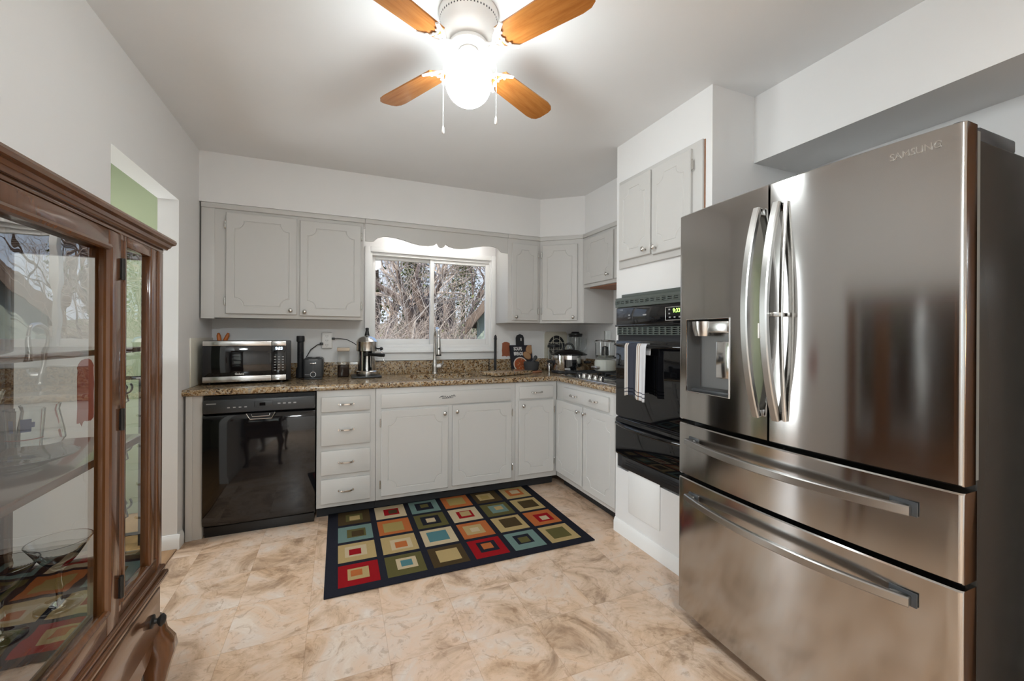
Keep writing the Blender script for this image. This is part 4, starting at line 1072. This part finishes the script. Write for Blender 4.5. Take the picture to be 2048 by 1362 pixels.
# chrome stoppered bottle
T = thing('oil_bottle', 'small steel bottle with a chrome pour spout beside the slow cooker', 'bottle', (2.697, -.205, ZW))
bm = B(); lathe(bm, [(0, 0), (.022, 0), (.023, .004), (.023, .062), (.020, .068), (0, .069)], seg=24); link('bottle_body', bm, STEELB, T, uv=True)
bm = B(); lathe(bm, [(0, .068), (.020, .068), (.020, .085), (.012, .092), (0, .093)], seg=20); tube(bm, [(0, 0, .09), (0, 0, .105), (-.004, -.012, .118), (-.01, -.022, .114)], [.012, .012, .010, .008], 12); link('spout', bm, CHROME, T)
# glass jar
T = thing('storage_jar', 'clear glass jar with a black lid behind the slow cooker', 'jar', (2.800, -.100, ZW))
bm = B(); lathe(bm, [(0, 0), (.050, 0), (.056, .008), (.056, .19), (.050, .205), (.050, .222), (.046, .222), (.046, .205), (.052, .188), (.052, .01), (0, .006)], seg=32); link('jar', bm, GLASS, T)
bm = B(); lathe(bm, [(0, .222), (.060, .222), (.062, .228), (.060, .246), (.04, .254), (0, .256)], seg=32); link('lid', bm, BLACKP, T)
# slow cooker
T = thing('slow_cooker', 'oval steel slow cooker with a black domed lid in the corner', 'slow cooker', (2.790, -.405, ZW), -32)
ex_, ey_ = 1.0, .78
bm = B(); lathe(bm, [(0, 0), (.150, 0), (.158, .006), (.158, .016), (.146, .024), (0, .024)], seg=48, sy=ey_); link('base', bm, BLACKP, T)
bm = B(); lathe(bm, [(.143, .022), (.150, .03), (.152, .155), (.150, .165), (.12, .165)], seg=48, sy=ey_); ck = link('shell', bm, CHROME, T)
bm = B(); lathe(bm, [(.152, .160), (.166, .163), (.166, .172), (.150, .178), (.145, .182), (.09, .205), (.03, .214), (0, .215)], seg=48, sy=ey_); ld = link('lid', bm, BLACK, T)
bm = B(); tube(bm, [(.045*cos(RAD(a)), 0, .210+.055*sin(RAD(a))) for a in range(0, 181, 12)], .009, 10); link('lid_handle', bm, BLACKP, ld)
for s in (-1, 1):
    bm = B(); tube(bm, [(s*.146, -.035, .10), (s*.182, -.028, .10), (s*.188, 0, .10), (s*.182, .028, .10), (s*.146, .035, .10)], .011, 10); link('side_handle', bm, BLACKP, T)
bm = B(); 
for i in range(8):
    a0, a1 = RAD(-103+i*5), RAD(-103+(i+1)*5)
    v = [bm.verts.new((.155*cos(a), .155*ey_*sin(a), z)) for a, z in ((a0, .03), (a1, .03), (a1, .125), (a0, .125))]; bm.faces.new(v)
cpn = link('control_panel', bm, BLACK, T)
bm = B(); box(bm, -.032, -.1245, .036, .016, -.1225, .052); link('printed_marks', bm, GREYTXT, cpn)
# blender
T = thing('blender', 'countertop blender with a clear jar and dark lid in the corner', 'blender', (3.035, -.115, ZW))
bm = B(); lathe(bm, [(0, 0), (.072, 0), (.074, .006), (.066, .10), (.055, .125), (0, .126)], seg=32); link('motor_base', bm, BLACKP, T)
bm = B(); lathe(bm, [(.045, .126), (.046, .135), (.056, .20), (.064, .33), (.061, .33), (.053, .20), (.042, .14), (0, .138)], seg=32); jr = link('jar', bm, GLASS, T)
bm = B(); tube(bm, [(.050, -.04, .31), (.083, -.062, .305), (.088, -.065, .26), (.072, -.055, .20), (.045, -.038, .19)], .007, 10); link('handle', bm, GLASS, jr)
bm = B(); lathe(bm, [(0, .325), (.060, .325), (.068, .345), (.068, .356), (.045, .360), (.035, .375), (0, .376)], seg=32); link('lid', bm, BLACKP, T)
# food processor on the back-left burner
T = thing('food_processor', 'pale food processor with a clear bowl standing on the cooktop grate', 'food processor', (2.945, -.740, .9142+.0445))
bm = B(); lathe(bm, [(0, 0), (.082, 0), (.088, .006), (.088, .075), (.080, .092), (.05, .098), (0, .098)], seg=40); link('motor_base', bm, PROCG, T)
bm = B(); box(bm, -.115, -.045, .015, -.075, .045, .04, .008); link('control_paddles', bm, NICKEL, T)
bm = B(); lathe(bm, [(.06, .098), (.078, .104), (.082, .13), (.085, .235), (.082, .235), (.078, .13), (.05, .108), (0, .106)], seg=40); bw = link('bowl', bm, GLASS, T)
bm = B(); lathe(bm, [(0, .125), (.030, .125), (.026, .20), (0, .21)], seg=20); link('blade_hub', bm, BLACKP, T)
bm = B(); lathe(bm, [(.020, .2355), (.089, .2355), (.089, .246), (.080, .256), (.03, .262), (.02, .262)], seg=40); link('lid', bm, GLASS, T)
bm = B(); lathe(bm, [(.030, .262), (.032, .335), (.029, .335), (.027, .262)], (.02, -.01, 0), 28, closed=True); link('feed_chute', bm, GLASS, T)
hx_, hy_ = .62, -.78
bm = B(); strip(bm, [(.080*hx_, .080*hy_, .225), (.118*hx_, .118*hy_, .222), (.128*hx_, .128*hy_, .20), (.128*hx_, .128*hy_, .14), (.118*hx_, .118*hy_, .112), (.080*hx_, .080*hy_, .110)], (-hy_, hx_, 0), .028, .014); link('bowl_handle', bm, BLACKP, bw)
bm = B(); tube(bm, [(.06, .05, .05), (.10, .06, .07), (.125, .04, .045), (.135, -.02, .01)], .0035, 8); link('power_cord', bm, BLACKP, T)
# straw trivet leaning at the back of the cooktop
T = thing('straw_trivet', 'small woven straw trivet leaning on the granite splash behind the cooktop', 'trivet', (3.108, -.830, ZW))
bm = B(); mt_ = Matrix.Translation((0, 0, .062)) @ Matrix.Rotation(RAD(80), 4, 'Y')
for k in range(7):
    r_ = .006+k*.009; tube(bm, [tuple(mt_ @ Vector((r_*cos(2*pi*i/28), r_*sin(2*pi*i/28), .002*sin(i*3.2+k)))) for i in range(28)], .0055, 6, closed=True)
link('woven_disc', bm, GOLD, T)
# exhaust fan grille on the back wall
T = thing('wall_exhaust_fan', 'ivory square exhaust fan grille on the back wall behind the slow cooker', 'fan', (2.874, 0, 1.125))
hw_, hh_ = .125, .165
bm = B(); pts = rr(hw_, hh_, .03, 0); prism(bm, [(p[0], p[1]) for p in pts], XZ, -.018, -.001); link('cover_plate', bm, IVORY, T)
bm = B(); prism(bm, [(.098*cos(2*pi*i/40), .02+.098*1.12*sin(2*pi*i/40)) for i in range(40)], XZ, -.0205, -.018); link('fan_opening', bm, BLACKM, T)
bm = B()
for r_ in (.066, .098): tube(bm, [(r_*cos(2*pi*i/40), -.024, .02+r_*1.12*sin(2*pi*i/40)) for i in range(40)], .0035, 6, closed=True)
for k in (-1, 1):
    tube(bm, [(k*.035, -.024, -.085), (k*.035, -.024, .125)], .003, 6)
    tube(bm, [(-.095, -.024, .02+k*.035), (.095, -.024, .02+k*.035)], .003, 6)
sphere(bm, (0, -.026, .02), .030, sc=(1, 1, 1), seg=18)
link('grille', bm, IVORY, T)

# ------------------------------------------------------------------ china cabinet (local front -y -> world +x ; local +x -> world +y)
T = thing('china_cabinet', 'cherry wood china cabinet with glass door and panes against the left wall', 'china cabinet', (.39, -2.7015, 0), 90)
hw, dp = .5365, .348
def cb(name, par=None, m=CHERRY, **kw):
    return link(name, bmx[0], m, par or T, **kw)
# posts and frame
for sx in (-1, 1):
    for y0, y1 in ((0, .036), (dp-.036, dp)):
        bm = B(); xa, xb = sorted((sx*hw, sx*(hw-.036))); box(bm, xa, y0, .575, xb, y1, 1.492, .006); link('post', bm, CHERRY, T)
    bm = B(); xa, xb = sorted((sx*.272, sx*.300)); box(bm, xa, .0, .60, xb, .03, 1.49, .004)
    for q in (.279, .293): cyl(bm, (sx*q, .001, .62), (sx*q, .001, 1.475), .004, seg=8)
    link('mullion', bm, CHERRY, T)
    bm = B(); xa, xb = sorted((sx*.300, sx*(hw-.036)))
    def sash(bm, x0, x1, z0, z1, wl_, wr_, wt_, wb_, y0, y1):
        box(bm, x0, y0, z0, x0+wl_, y1, z1, .004); box(bm, x1-wr_, y0, z0, x1, y1, z1, .004); box(bm, x0+wl_, y0, z1-wt_, x1-wr_, y1, z1, .004); box(bm, x0+wl_, y0, z0, x1-wr_, y1, z0+wb_, .004)
    wi, wo_ = (.020, .042) if sx > 0 else (.042, .020)
    sash(bm, xa, xb, .60, 1.492, wi, wo_, .028, .022, .003, .026); ps_ = link('side_sash', bm, CHERRY, T)
    bm = B(); box(bm, xa+.010, .014, .615, xb-.010, .017, 1.472); link('pane', bm, CABGLASS, ps_)
    # glazed ends
    bm = B(); xa, xb = sorted((sx*(hw-.004), sx*(hw-.026)))
    box(bm, xa, .036, 1.462, xb, dp-.036, 1.492, .004); box(bm, xa, .036, .60, xb, dp-.036, .64, .004); er = link('end_rail', bm, CHERRY, T)
    bm = B(); xm = sx*(hw-.015); box(bm, xm-.0015, .036, .635, xm+.0015, dp-.036, 1.468); link('end_pane', bm, PANE, er)
bm = B(); box(bm, -hw+.004, dp-.014, .62, hw-.004, dp-.006, 1.49); link('back_panel', bm, CHERRY, T)
bm = B(); box(bm, -hw, .0, 1.488, hw, dp, 1.5, .004); 
# moulded cornice
prof = [(0, 1.498), (.006, 1.498), (.009, 1.504), (.012, 1.506), (.015, 1.513), (.022, 1.517), (.024, 1.524), (.022, 1.530), (0, 1.531)]
P0 = [(-hw, dp), (-hw, 0), (hw, 0), (hw, dp)]; N0 = [(-1, 0), (-1, -1), (1, -1), (1, 0)]
rg = [[bm.verts.new((p[0]+n_[0]*q, p[1]+n_[1]*q, z)) for q, z in prof] for p, n_ in zip(P0, N0)]
for a, b in zip(rg, rg[1:]):
    for i in range(len(prof)-1): bm.faces.new((a[i], b[i], b[i+1], a[i+1]))
bm.faces.new([r[-1] for r in rg]); 
link('cornice', bm, CHERRYH, T, 30)
# door
bm = B(); sash(bm, -.271, .271, .585, 1.486, .060, .055, .040, .055, -.004, .022)
for a, b in (((-.211, .64), (-.211, 1.446)), ((.216, .64), (.216, 1.446))): cyl(bm, (a[0], -.002, a[1]), (b[0], -.002, b[1]), .008, seg=8)
cyl(bm, (-.211, -.002, .64), (.216, -.002, .64), .008, seg=8); cyl(bm, (-.211, -.002, 1.446), (.216, -.002, 1.446), .008, seg=8)
cdoor = link('door', bm, CHERRY, T)
bm = B(); box(bm, -.214, .010, .63, .218, .013, 1.452); link('door_pane', bm, CABGLASS, cdoor)
for z in (.665, 1.055, 1.405):
    bm = B(); cyl(bm, (.2725, -.006, z-.025), (.2725, -.006, z+.025), .005, seg=10); box(bm, .263, -.0045, z-.022, .282, -.003, z+.022); link('hinge', bm, IRON, cdoor)
# shelves
bm = B(); box(bm, -hw+.03, .03, .955, hw-.03, dp-.018, .975, .005); link('shelf', bm, CHERRYH, T)
bm = B(); box(bm, -hw+.03, .03, 1.205, hw-.03, dp-.018, 1.219, .004); link('shelf', bm, CHERRYH, T)
bm = B(); box(bm, -hw+.002, .002, .585, hw-.002, dp-.002, .620, .004); link('cabinet_floor', bm, CHERRYH, T)
# waist moulding, drawer, scalloped apron, legs
bm = B(); box(bm, -hw-.010, -.014, .548, hw+.010, dp, .566, .006); box(bm, -hw-.005, -.008, .566, hw+.005, dp, .585, .006); link('waist_moulding', bm, CHERRYH, T)
bm = B(); box(bm, -hw, .004, .40, hw, dp, .549, .003); link('lower_case', bm, CHERRYH, T)
bm = B(); box(bm, -hw+.035, -.008, .412, hw-.035, .006, .540, .005); dw_ = link('drawer', bm, CHERRYH, T)
for sx in (-1, 1):
    bm = B(); lathe(bm, [(0, 0), (.017, 0), (.017, .003), (.007, .006), (.006, .012), (.014, .018), (.016, .023), (.010, .029), (0, .031)], mtx=Matrix.Translation((sx*.442, -.008, .474)) @ Matrix.Rotation(RAD(90), 4, 'X'), seg=18); link('knob', bm, IRON, dw_)
pts = [(-hw+.03, .401)]
for i in range(41):
    t = -1+2*i/40; x = t*(hw-.03); pts.append((x, .372-.028*abs(cos(t*pi*1.5))*(1 if abs(t) < .95 else .3)+.012*(abs(t) > .9)))
pts.append((hw-.03, .401))
bm = B(); prism(bm, pts, XZ, .002, .020); link('apron', bm, CHERRYH, T)
for sx in (-1, 1):
    for sy, yy in ((-1, .022), (1, dp-.022)):
        bm = B(); xb_ = sx*(hw-.022)
        path = [(0, .44, .030), (.003, .40, .034), (.014, .365, .040), (.020, .335, .038), (.014, .28, .029), (.004, .20, .022), (-.002, .12, .018), (0, .06, .017), (.010, .025, .022), (.016, .010, .026), (.014, .0, .024)]
        ring = []
        for o_, z_, r_ in path:
            cx_, cy_ = xb_+sx*o_*.9, yy+sy*o_*.9
            ring.append([bm.verts.new((cx_+a_*r_, cy_+b_*r_, z_)) for a_, b_ in ((1, .55), (.55, 1), (-.55, 1), (-1, .55), (-1, -.55), (-.55, -1), (.55, -1), (1, -.55))])
        for a_, b_ in zip(ring, ring[1:]):
            for i in range(8): bm.faces.new((a_[i], a_[(i+1) % 8], b_[(i+1) % 8], b_[i]))
        bm.faces.new(ring[0]); bm.faces.new(ring[-1][::-1])
        link('leg', bm, CHERRY, T, 60)

# glassware inside (world coordinates)
def martini(x, y, lab):
    T = thing('martini_glass', lab, 'glass', (x, y, .6205), 0, 'martini glasses on the cabinet floor')
    bm = B(); lathe(bm, [(0, 0), (.040, 0), (.041, .002), (.02, .006), (.006, .012)], seg=32); link('foot', bm, GLASS, T)
    bm = B(); lathe(bm, [(.006, .012), (.0055, .03), (.009, .045), (.005, .06), (.006, .078), (.010, .085)], seg=16); link('stem', bm, GLASS, T)
    bm = B(); lathe(bm, [(0, .082), (.012, .086), (.032, .110), (.056, .150), (.0575, .152), (.055, .152), (.030, .114), (.010, .092), (0, .090)], seg=40); link('bowl', bm, GLASS, T)
martini(.262, -2.372, 'martini glass with a kinked stem nearest the right end of the china cabinet floor')
martini(.215, -2.470, 'martini glass cut off by the left edge of the photo on the china cabinet floor')
T = thing('glass_plate', 'clear glass serving plate on the middle shelf of the china cabinet', 'plate', (.235, -2.475, .9755))
bm = B(); lathe(bm, [(0, 0), (.05, 0), (.055, .004), (.095, .018), (.100, .022), (.096, .023), (.05, .008), (0, .006)], seg=48); link('plate', bm, GLASS, T)
T = thing('printed_tumbler', 'clear tumbler printed with a blue patch on the china cabinet shelf', 'glass', (.178, -2.325, .9755))
bm = B(); lathe(bm, [(0, 0), (.026, 0), (.028, .004), (.034, .10), (.0315, .10), (.026, .010), (0, .008)], seg=32); tg = link('tumbler', bm, GLASS, T)
BLUEP = mat('blue_print', (.05, .09, .30), .5)
bm = B()
for k, (a0, a1, z0_, z1_) in enumerate(((-75, -45, .050, .080), (-70, -35, .060, .072), (-110, -95, .05, .078), (-140, 10, .030, .0325))):
    n_ = 8
    for i in range(n_):
        aa, ab = RAD(a0+(a1-a0)*i/n_), RAD(a0+(a1-a0)*(i+1)/n_)
        f = lambda z: .0288+.006*(z/.10)+.0004
        v = [bm.verts.new((f(z)*cos(a), f(z)*sin(a), z)) for a, z in ((aa, z0_), (ab, z0_), (ab, z1_), (aa, z1_))]
        fc = bm.faces.new(v); fc.material_index = 1 if k == 3 else 0
link('printed_band', bm, [BLUEP, REDS], tg)
T = thing('glass_carafe', 'low clear flared glass bowl behind the tumbler on the cabinet shelf', 'bowl', (.160, -2.232, .9755))
bm = B(); lathe(bm, [(0, 0), (.040, 0), (.046, .010), (.044, .03), (.034, .085), (.037, .098), (.034, .098), (.031, .084), (.041, .03), (.042, .012), (0, .008)], seg=36); link('bowl', bm, GLASS, T)
T = thing('glass_vase', 'tall flared clear glass at the left on the cabinet shelf', 'glass', (.145, -2.425, .9755))
bm = B(); lathe(bm, [(0, 0), (.028, 0), (.026, .006), (.022, .03), (.030, .09), (.048, .155), (.045, .155), (.027, .09), (.018, .03), (0, .014)], seg=36); link('vase', bm, GLASS, T)

# ------------------------------------------------------------------ hall next door: hooks and an iron scroll rail
for k, (y, z) in enumerate(((-2.08, 2.12), (-2.22, 2.05))):
    T = thing('coat_hook', ['small metal coat hook on the green wall nearer the doorway corner', 'small metal coat hook lower on the green wall at the edge of the opening'][k], 'hook', (-1.35, y-.12, z-.0))
    bm = B(); box(bm, 0, -.015, -.02, .004, .015, .02, .002); tube(bm, [(.003, 0, .01), (.03, 0, .012), (.04, 0, -.005), (.03, 0, -.018)], .004, 8); link('hook', bm, NICKEL, T)
T = thing('scroll_railing', 'dark wrought iron scroll railing in the hall beyond the doorway', 'railing', (-.62, -.55, 0), 0)
def spiral(bm, cx, cz, r, turns, s, a0):
    tube(bm, [(cx+s*(r*(1-i/44*.8))*cos(a0+turns*2*pi*i/44), 0, cz+(r*(1-i/44*.8))*sin(a0+turns*2*pi*i/44)) for i in range(45)], .0055, 6)
bm = B(); box(bm, -.55, -.012, .98, .40, .012, 1.0, .003); box(bm, -.55, -.01, .06, .40, .01, .075, .003); link('rails', bm, IRON, T)
for x in (-.55, -.08, .40):
    bm = B(); box(bm, x-.01, -.01, -.004, x+.01, .01, 1.0, .002); link('upright', bm, IRON, T)
bm = B()
for c in range(4):
    for r_ in range(5):
        cx, cz = -.45+c*.24, .18+r_*.17; s = 1 if (c+r_) % 2 else -1
        spiral(bm, cx, cz, .062, 1.5, s, .4); spiral(bm, cx+s*.05, cz+.07, .04, 1.3, -s, 2.4)
        tube(bm, [(cx-s*.06, 0, cz-.08), (cx, 0, cz-.05), (cx+s*.07, 0, cz-.005), (cx+s*.05, 0, cz+.09)], .005, 6)
link('scrolls', bm, IRON, T)

# ------------------------------------------------------------------ unseen dining end: cupboard, sideboard and lit lamp added to tint the refrigerator's steel
T = thing('reflection_cupboard', 'tall dark wood cupboard added out of view to darken the refrigerator side', 'cupboard', (2.95, -3.55, 0))  # unseen; gives the refrigerator side something dark to mirror
bm = B(); box(bm, -.19, -.22, .08, .19, .22, 2.0, .006); link('case', bm, CHERRY, T)
for y in (-.112, .112):
    bm = B(); box(bm, -.205, y-.105, .12, -.19, y+.105, 1.95, .004); dd_ = link('door', bm, CHERRY, T)
    bm = B(); sphere(bm, (-.215, y*.2, 1.0), .012, seg=14); link('knob', bm, IRON, dd_)
bm = B(); box(bm, -.17, -.20, 0, .18, .20, .08); link('plinth', bm, CHERRY, T)
T = thing('sideboard', 'dark wood sideboard added out of view to carry the warm lamp', 'sideboard', (2.93, -4.32, 0))  # unseen stand for the added lamp
bm = B(); box(bm, -.20, -.5, .12, .21, .5, .82, .006); link('case', bm, CHERRY, T)
bm = B(); box(bm, -.215, -.515, .82, .212, .515, .845, .006); link('top', bm, CHERRYH, T)
for x in (-.17, .18):
    for y in (-.46, .46): bm = B(); box(bm, x-.02, y-.02, 0, x+.02, y+.02, .12, .003); link('leg', bm, CHERRY, T)
T = thing('added_table_lamp', 'lit table lamp with a warm shade added out of view for a golden glow', 'lamp', (2.93, -4.05, .8455))  # unseen; added for warm highlights on the refrigerator edge
bm = B(); lathe(bm, [(0, 0), (.07, 0), (.07, .015), (.02, .03), (.035, .10), (.045, .16), (.02, .24), (.008, .26), (.008, .30), (0, .30)], seg=28); link('lamp_base', bm, IVORY, T)
bm = B(); lathe(bm, [(.15, .25), (.10, .47), (.098, .47), (.148, .25)], seg=32, closed=True); link('lamp_shade', bm, SHADE, T)

# ------------------------------------------------------------------ outdoors
GRASS = mat('winter_lawn', (.2, .2, .1), .9)
n_ = noise(GRASS, objco(GRASS), 1.4, 8, .7); rr_ = ramp(GRASS, n_.outputs[0], [(.35, (.10, .075, .04)), (.5, (.26, .21, .13)), (.65, (.22, .24, .10))]); lk(GRASS, rr_.outputs[0], bsdf(GRASS).inputs['Base Color'])
def barkmat(nm, a, b):
    m = mat(nm, a, .9); r_ = ramp(m, noise(m, objco(m, (1, 1, .25)), 9, 6, .7).outputs[0], [(.35, a), (.65, b)]); lk(m, r_.outputs[0], bsdf(m).inputs['Base Color']); return m
BARK = barkmat('dark_bark', (.085, .055, .045), (.22, .16, .13))
PALE = barkmat('pale_bark', (.38, .32, .27), (.62, .56, .50))
TWIG = barkmat('twig_bark', (.36, .27, .215), (.62, .52, .45))
IVY = mat('ivy_leaf', (.07, .11, .03), .6)
r_ = ramp(IVY, noise(IVY, objco(IVY), 5, 3).outputs[0], [(.35, (.035, .06, .015)), (.65, (.20, .23, .06))]); lk(IVY, r_.outputs[0], bsdf(IVY).inputs['Base Color'])
SIDING = mat('green_grey_siding', (.30, .34, .29), .6)
_t = nd(SIDING, 'ShaderNodeTexCoord'); _s = nd(SIDING, 'ShaderNodeSeparateXYZ'); lk(SIDING, _t.outputs['Object'], _s.inputs[0])
_m = nd(SIDING, 'ShaderNodeMath', operation='MULTIPLY'); _m.inputs[1].default_value = 1/.13; lk(SIDING, _s.outputs[2], _m.inputs[0])
_f = nd(SIDING, 'ShaderNodeMath', operation='FRACT'); lk(SIDING, _m.outputs[0], _f.inputs[0]); bump(SIDING, _f.outputs[0], .25, .006)
RAKE = mat('brown_rake_board', (.17, .12, .09), .6)
SHING = mat('roof_shingle', (.12, .09, .08), .9)
bm = B()
nx, ny = 30, 30; V = []
gh = lambda x, y: -.6 + (0 if y < 6 else min(2.4, (y-6)*.16)) + .12*sin(x*.9+y*.5)
for j in range(ny+1):
    V.append([bm.verts.new((-22+56*i/nx, .13+44*j/ny, gh(-22+56*i/nx, .13+44*j/ny))) for i in range(nx+1)])
for j in range(ny):
    for i in range(nx): bm.faces.new((V[j][i], V[j][i+1], V[j+1][i+1], V[j+1][i]))
g = link('lawn', bm, GRASS); g['kind'] = 'structure'
def grow(bm, p, d, L, r, depth, rnd, mi, twig, spread=.7, up=.15):
    n = 4; pts = [p.copy()]; rs = [r]
    dd = d.copy()
    for i in range(n):
        dd = (dd+Vector((rnd.gauss(0, .13), rnd.gauss(0, .13), rnd.gauss(0, .10)+up*.25))).normalized()
        p = p+dd*L/n; pts.append(p.copy()); rs.append(max(.0022, r*(1-.42*(i+1)/n)))
    tube(bm, pts, rs, 7 if depth > 3 else (4 if depth > 1 else 3), mi if depth > 2 else twig, cap=False)
    if depth <= 0: return
    k = rnd.randint(3, 4) if depth > 1 else rnd.randint(4, 6)
    for i in range(k):
        t = rnd.randint(1, n); q = pts[t]
        ax = Vector((rnd.gauss(0, 1), rnd.gauss(0, 1), rnd.gauss(0, .6))); ax = (ax-dd*ax.dot(dd)); ax.normalize()
        nd_ = (dd*(1-spread*.5)+ax*spread*rnd.uniform(.6, 1.2)+Vector((0, 0, up))).normalized()
        grow(bm, q, nd_, L*rnd.uniform(.55, .8), rs[t]*rnd.uniform(.45, .65), depth-1, rnd, mi, twig, spread, up)
def tree(label, x, y, L, r, d, depth, seed, mi=0, twig=2, cat='tree', lean=(0, 0), ivy=0, name='bare_tree', spread=.7, up=.15):
    T = thing(name, label, cat, (x, y, gh(x, y)))
    rnd = random.Random(seed); bm = B()
    grow(bm, Vector((0, 0, 0)), Vector((lean[0], lean[1], 1)).normalized(), L, r, depth, rnd, mi, twig, spread, up)
    link('trunk_and_branches', bm, [BARK, PALE, TWIG], T, 80, recalc=False)
    if ivy:
        bm = B()
        for i in range(ivy):
            z = rnd.uniform(0, L*1.2); a = rnd.uniform(0, 2*pi); q = r*1.1+abs(rnd.gauss(0, .18))
            c = Vector((lean[0]*z+q*cos(a), lean[1]*z+q*sin(a), z)); s = rnd.uniform(.03, .07)
            u_ = Vector((rnd.gauss(0, 1), rnd.gauss(0, 1), rnd.gauss(0, 1))).normalized(); w_ = frame_of(u_)[0]
            bm.faces.new([bm.verts.new(c+u_*s), bm.verts.new(c+w_*s*.7), bm.verts.new(c-u_*s), bm.verts.new(c-w_*s*.7)])
        link('ivy', bm, IVY, T, recalc=False)
    return T
tree('large dark-trunked bare tree leaning right outside the right half of the window', 2.9, 7.2, 2.7, .42, 0, 5, 11, lean=(.55, .1), ivy=260)
tree('slender pale-barked tree nearest the left half of the window', 1.75, 4.3, 2.6, .06, 0, 4, 5, mi=1, twig=1, lean=(-.32, .1))
tree('upright pale sapling outside the middle of the window', 2.05, 5.2, 2.4, .045, 0, 4, 8, mi=1, twig=1, lean=(.03, 0))
tree('dark bare tree with ivy outside the left half of the window', 1.55, 8.0, 3.0, .26, 0, 5, 21, lean=(.05, 0), ivy=500)
spots = [(-1.6, 9.5), (.2, 12), (3.2, 13), (5.6, 11), (8.2, 14), (6.6, 18), (1.6, 18), (-2.5, 16), (10.5, 19), (4.2, 8.6)]
for i, (x, y) in enumerate(spots):
    tree('bare winter tree in the tangle of woods beyond the kitchen window', x, y, 2.9, .12, 0, 5, 40+i, ivy=160 if i % 2 == 0 else 0).__setitem__('group', 'trees of the wood beyond the lawn')
shr = [(1.0, 2.3), (1.55, 2.9), (2.1, 2.7), (2.6, 3.9), (3.4, 4.6), (1.2, 3.9), (2.6, 5.6), (.3, 4.6), (1.9, 4.0), (3.9, 5.8), (1.3, 6.2), (4.6, 7.5)]
for i, (x, y) in enumerate(shr):
    T = thing('bare_shrub', 'twiggy leafless shrub growing just outside the kitchen window', 'shrub', (x, y, gh(x, y)), 0, 'leafless shrubs outside the window')
    rnd = random.Random(90+i); bm = B()
    for k in range(6):
        a = rnd.uniform(0, 2*pi); grow(bm, Vector((.1*cos(a), .1*sin(a), 0)), Vector((.45*cos(a), .45*sin(a), 1)).normalized(), rnd.uniform(1.0, 1.5), .011, 4 if k % 2 else 3, rnd, 2, 2, .7, .12)
    link('branches', bm, [BARK, PALE, TWIG], T, 80, recalc=False)
for lab, x, y, h_, r_ in (('olive green evergreen behind the left half of the window', 1.2, 10.3, 4.6, 1.5), ('olive green evergreen behind the middle of the window', 3.4, 11.6, 4.0, 1.3), ('dull green evergreen far behind the right half of the window', 6.2, 15.0, 4.2, 1.5)):
    T = thing('evergreen_tree', lab, 'tree', (x, y, gh(x, y))); rnd = random.Random(int(x*10))
    bm = B(); tube(bm, [(0, 0, 0), (.03, 0, h_*.5), (0, .02, h_*.95)], [.12, .08, .02], 8); link('trunk', bm, BARK, T, 80)
    bm = B()
    for i in range(5200):
        t = rnd.random()**.8; z = .25+t*(h_-.25); q = r_*(1-t*.75)*math.sqrt(rnd.random()); a = rnd.uniform(0, 2*pi); k_ = 1+.25*sin(a*5+z*4)
        c = Vector((q*k_*cos(a), q*k_*sin(a), z)); s_ = rnd.uniform(.04, .09)
        u_ = Vector((rnd.gauss(0, 1), rnd.gauss(0, 1), rnd.gauss(0, 1))).normalized(); w_ = frame_of(u_)[0]
        bm.faces.new([bm.verts.new(c+u_*s_), bm.verts.new(c+w_*s_*.6), bm.verts.new(c-u_*s_), bm.verts.new(c-w_*s_*.6)])
    link('foliage', bm, IVY, T, recalc=False)
# neighbouring gabled wing with siding
T = thing('neighbour_house', 'green-grey sided house gable with a brown rake board right of the window view', 'house', (2.815, 2.375, -.7), -45)
gw = 2.8; ez = 2.157
bm = B(); prism(bm, [(0, 0), (gw, 0), (gw, ez), (gw/2, ez+gw/2*1.06), (0, ez)], XZ, 0, 4.0); link('siding_wall', bm, SIDING, T, 20)
for s in (-1, 1):
    bm = B(); xe = gw/2+s*(gw/2+.12); ze = ez-.12*1.06
    pts = [(gw/2, ez+gw/2*1.06+.02), (xe, ze+.02), (xe, ze+.12), (gw/2, ez+gw/2*1.06+.14)]
    prism(bm, pts if s > 0 else pts[::-1], XZ, -.12, 4.2); rf = link('roof_slope', bm, SHING, T, 20)
    bm = B(); pts = [(gw/2, ez+gw/2*1.06-.07), (xe, ze-.07), (xe, ze+.10), (gw/2, ez+gw/2*1.06+.12)]
    prism(bm, pts if s > 0 else pts[::-1], XZ, -.15, -.12); link('rake_board', bm, RAKE, rf, 20)

for nm, lab, x, y, r_ in (('fill_ceiling_light', 'round flush ceiling light added for fill light behind the camera', 0.60, -5.0, .26), ('fill_ceiling_light', 'small round flush ceiling light added out of view to brighten the green hall', -.75, -.80, .16)):  # unseen fixtures added over the two fill lamps
    T = thing(nm, lab, 'ceiling light', (x, y, ZC))
    bm = B(); lathe(bm, [(0, -.001), (r_, -.001), (r_, -.05), (r_*.96, -.075), (0, -.080)], seg=40); link('housing', bm, WHITEP, T)
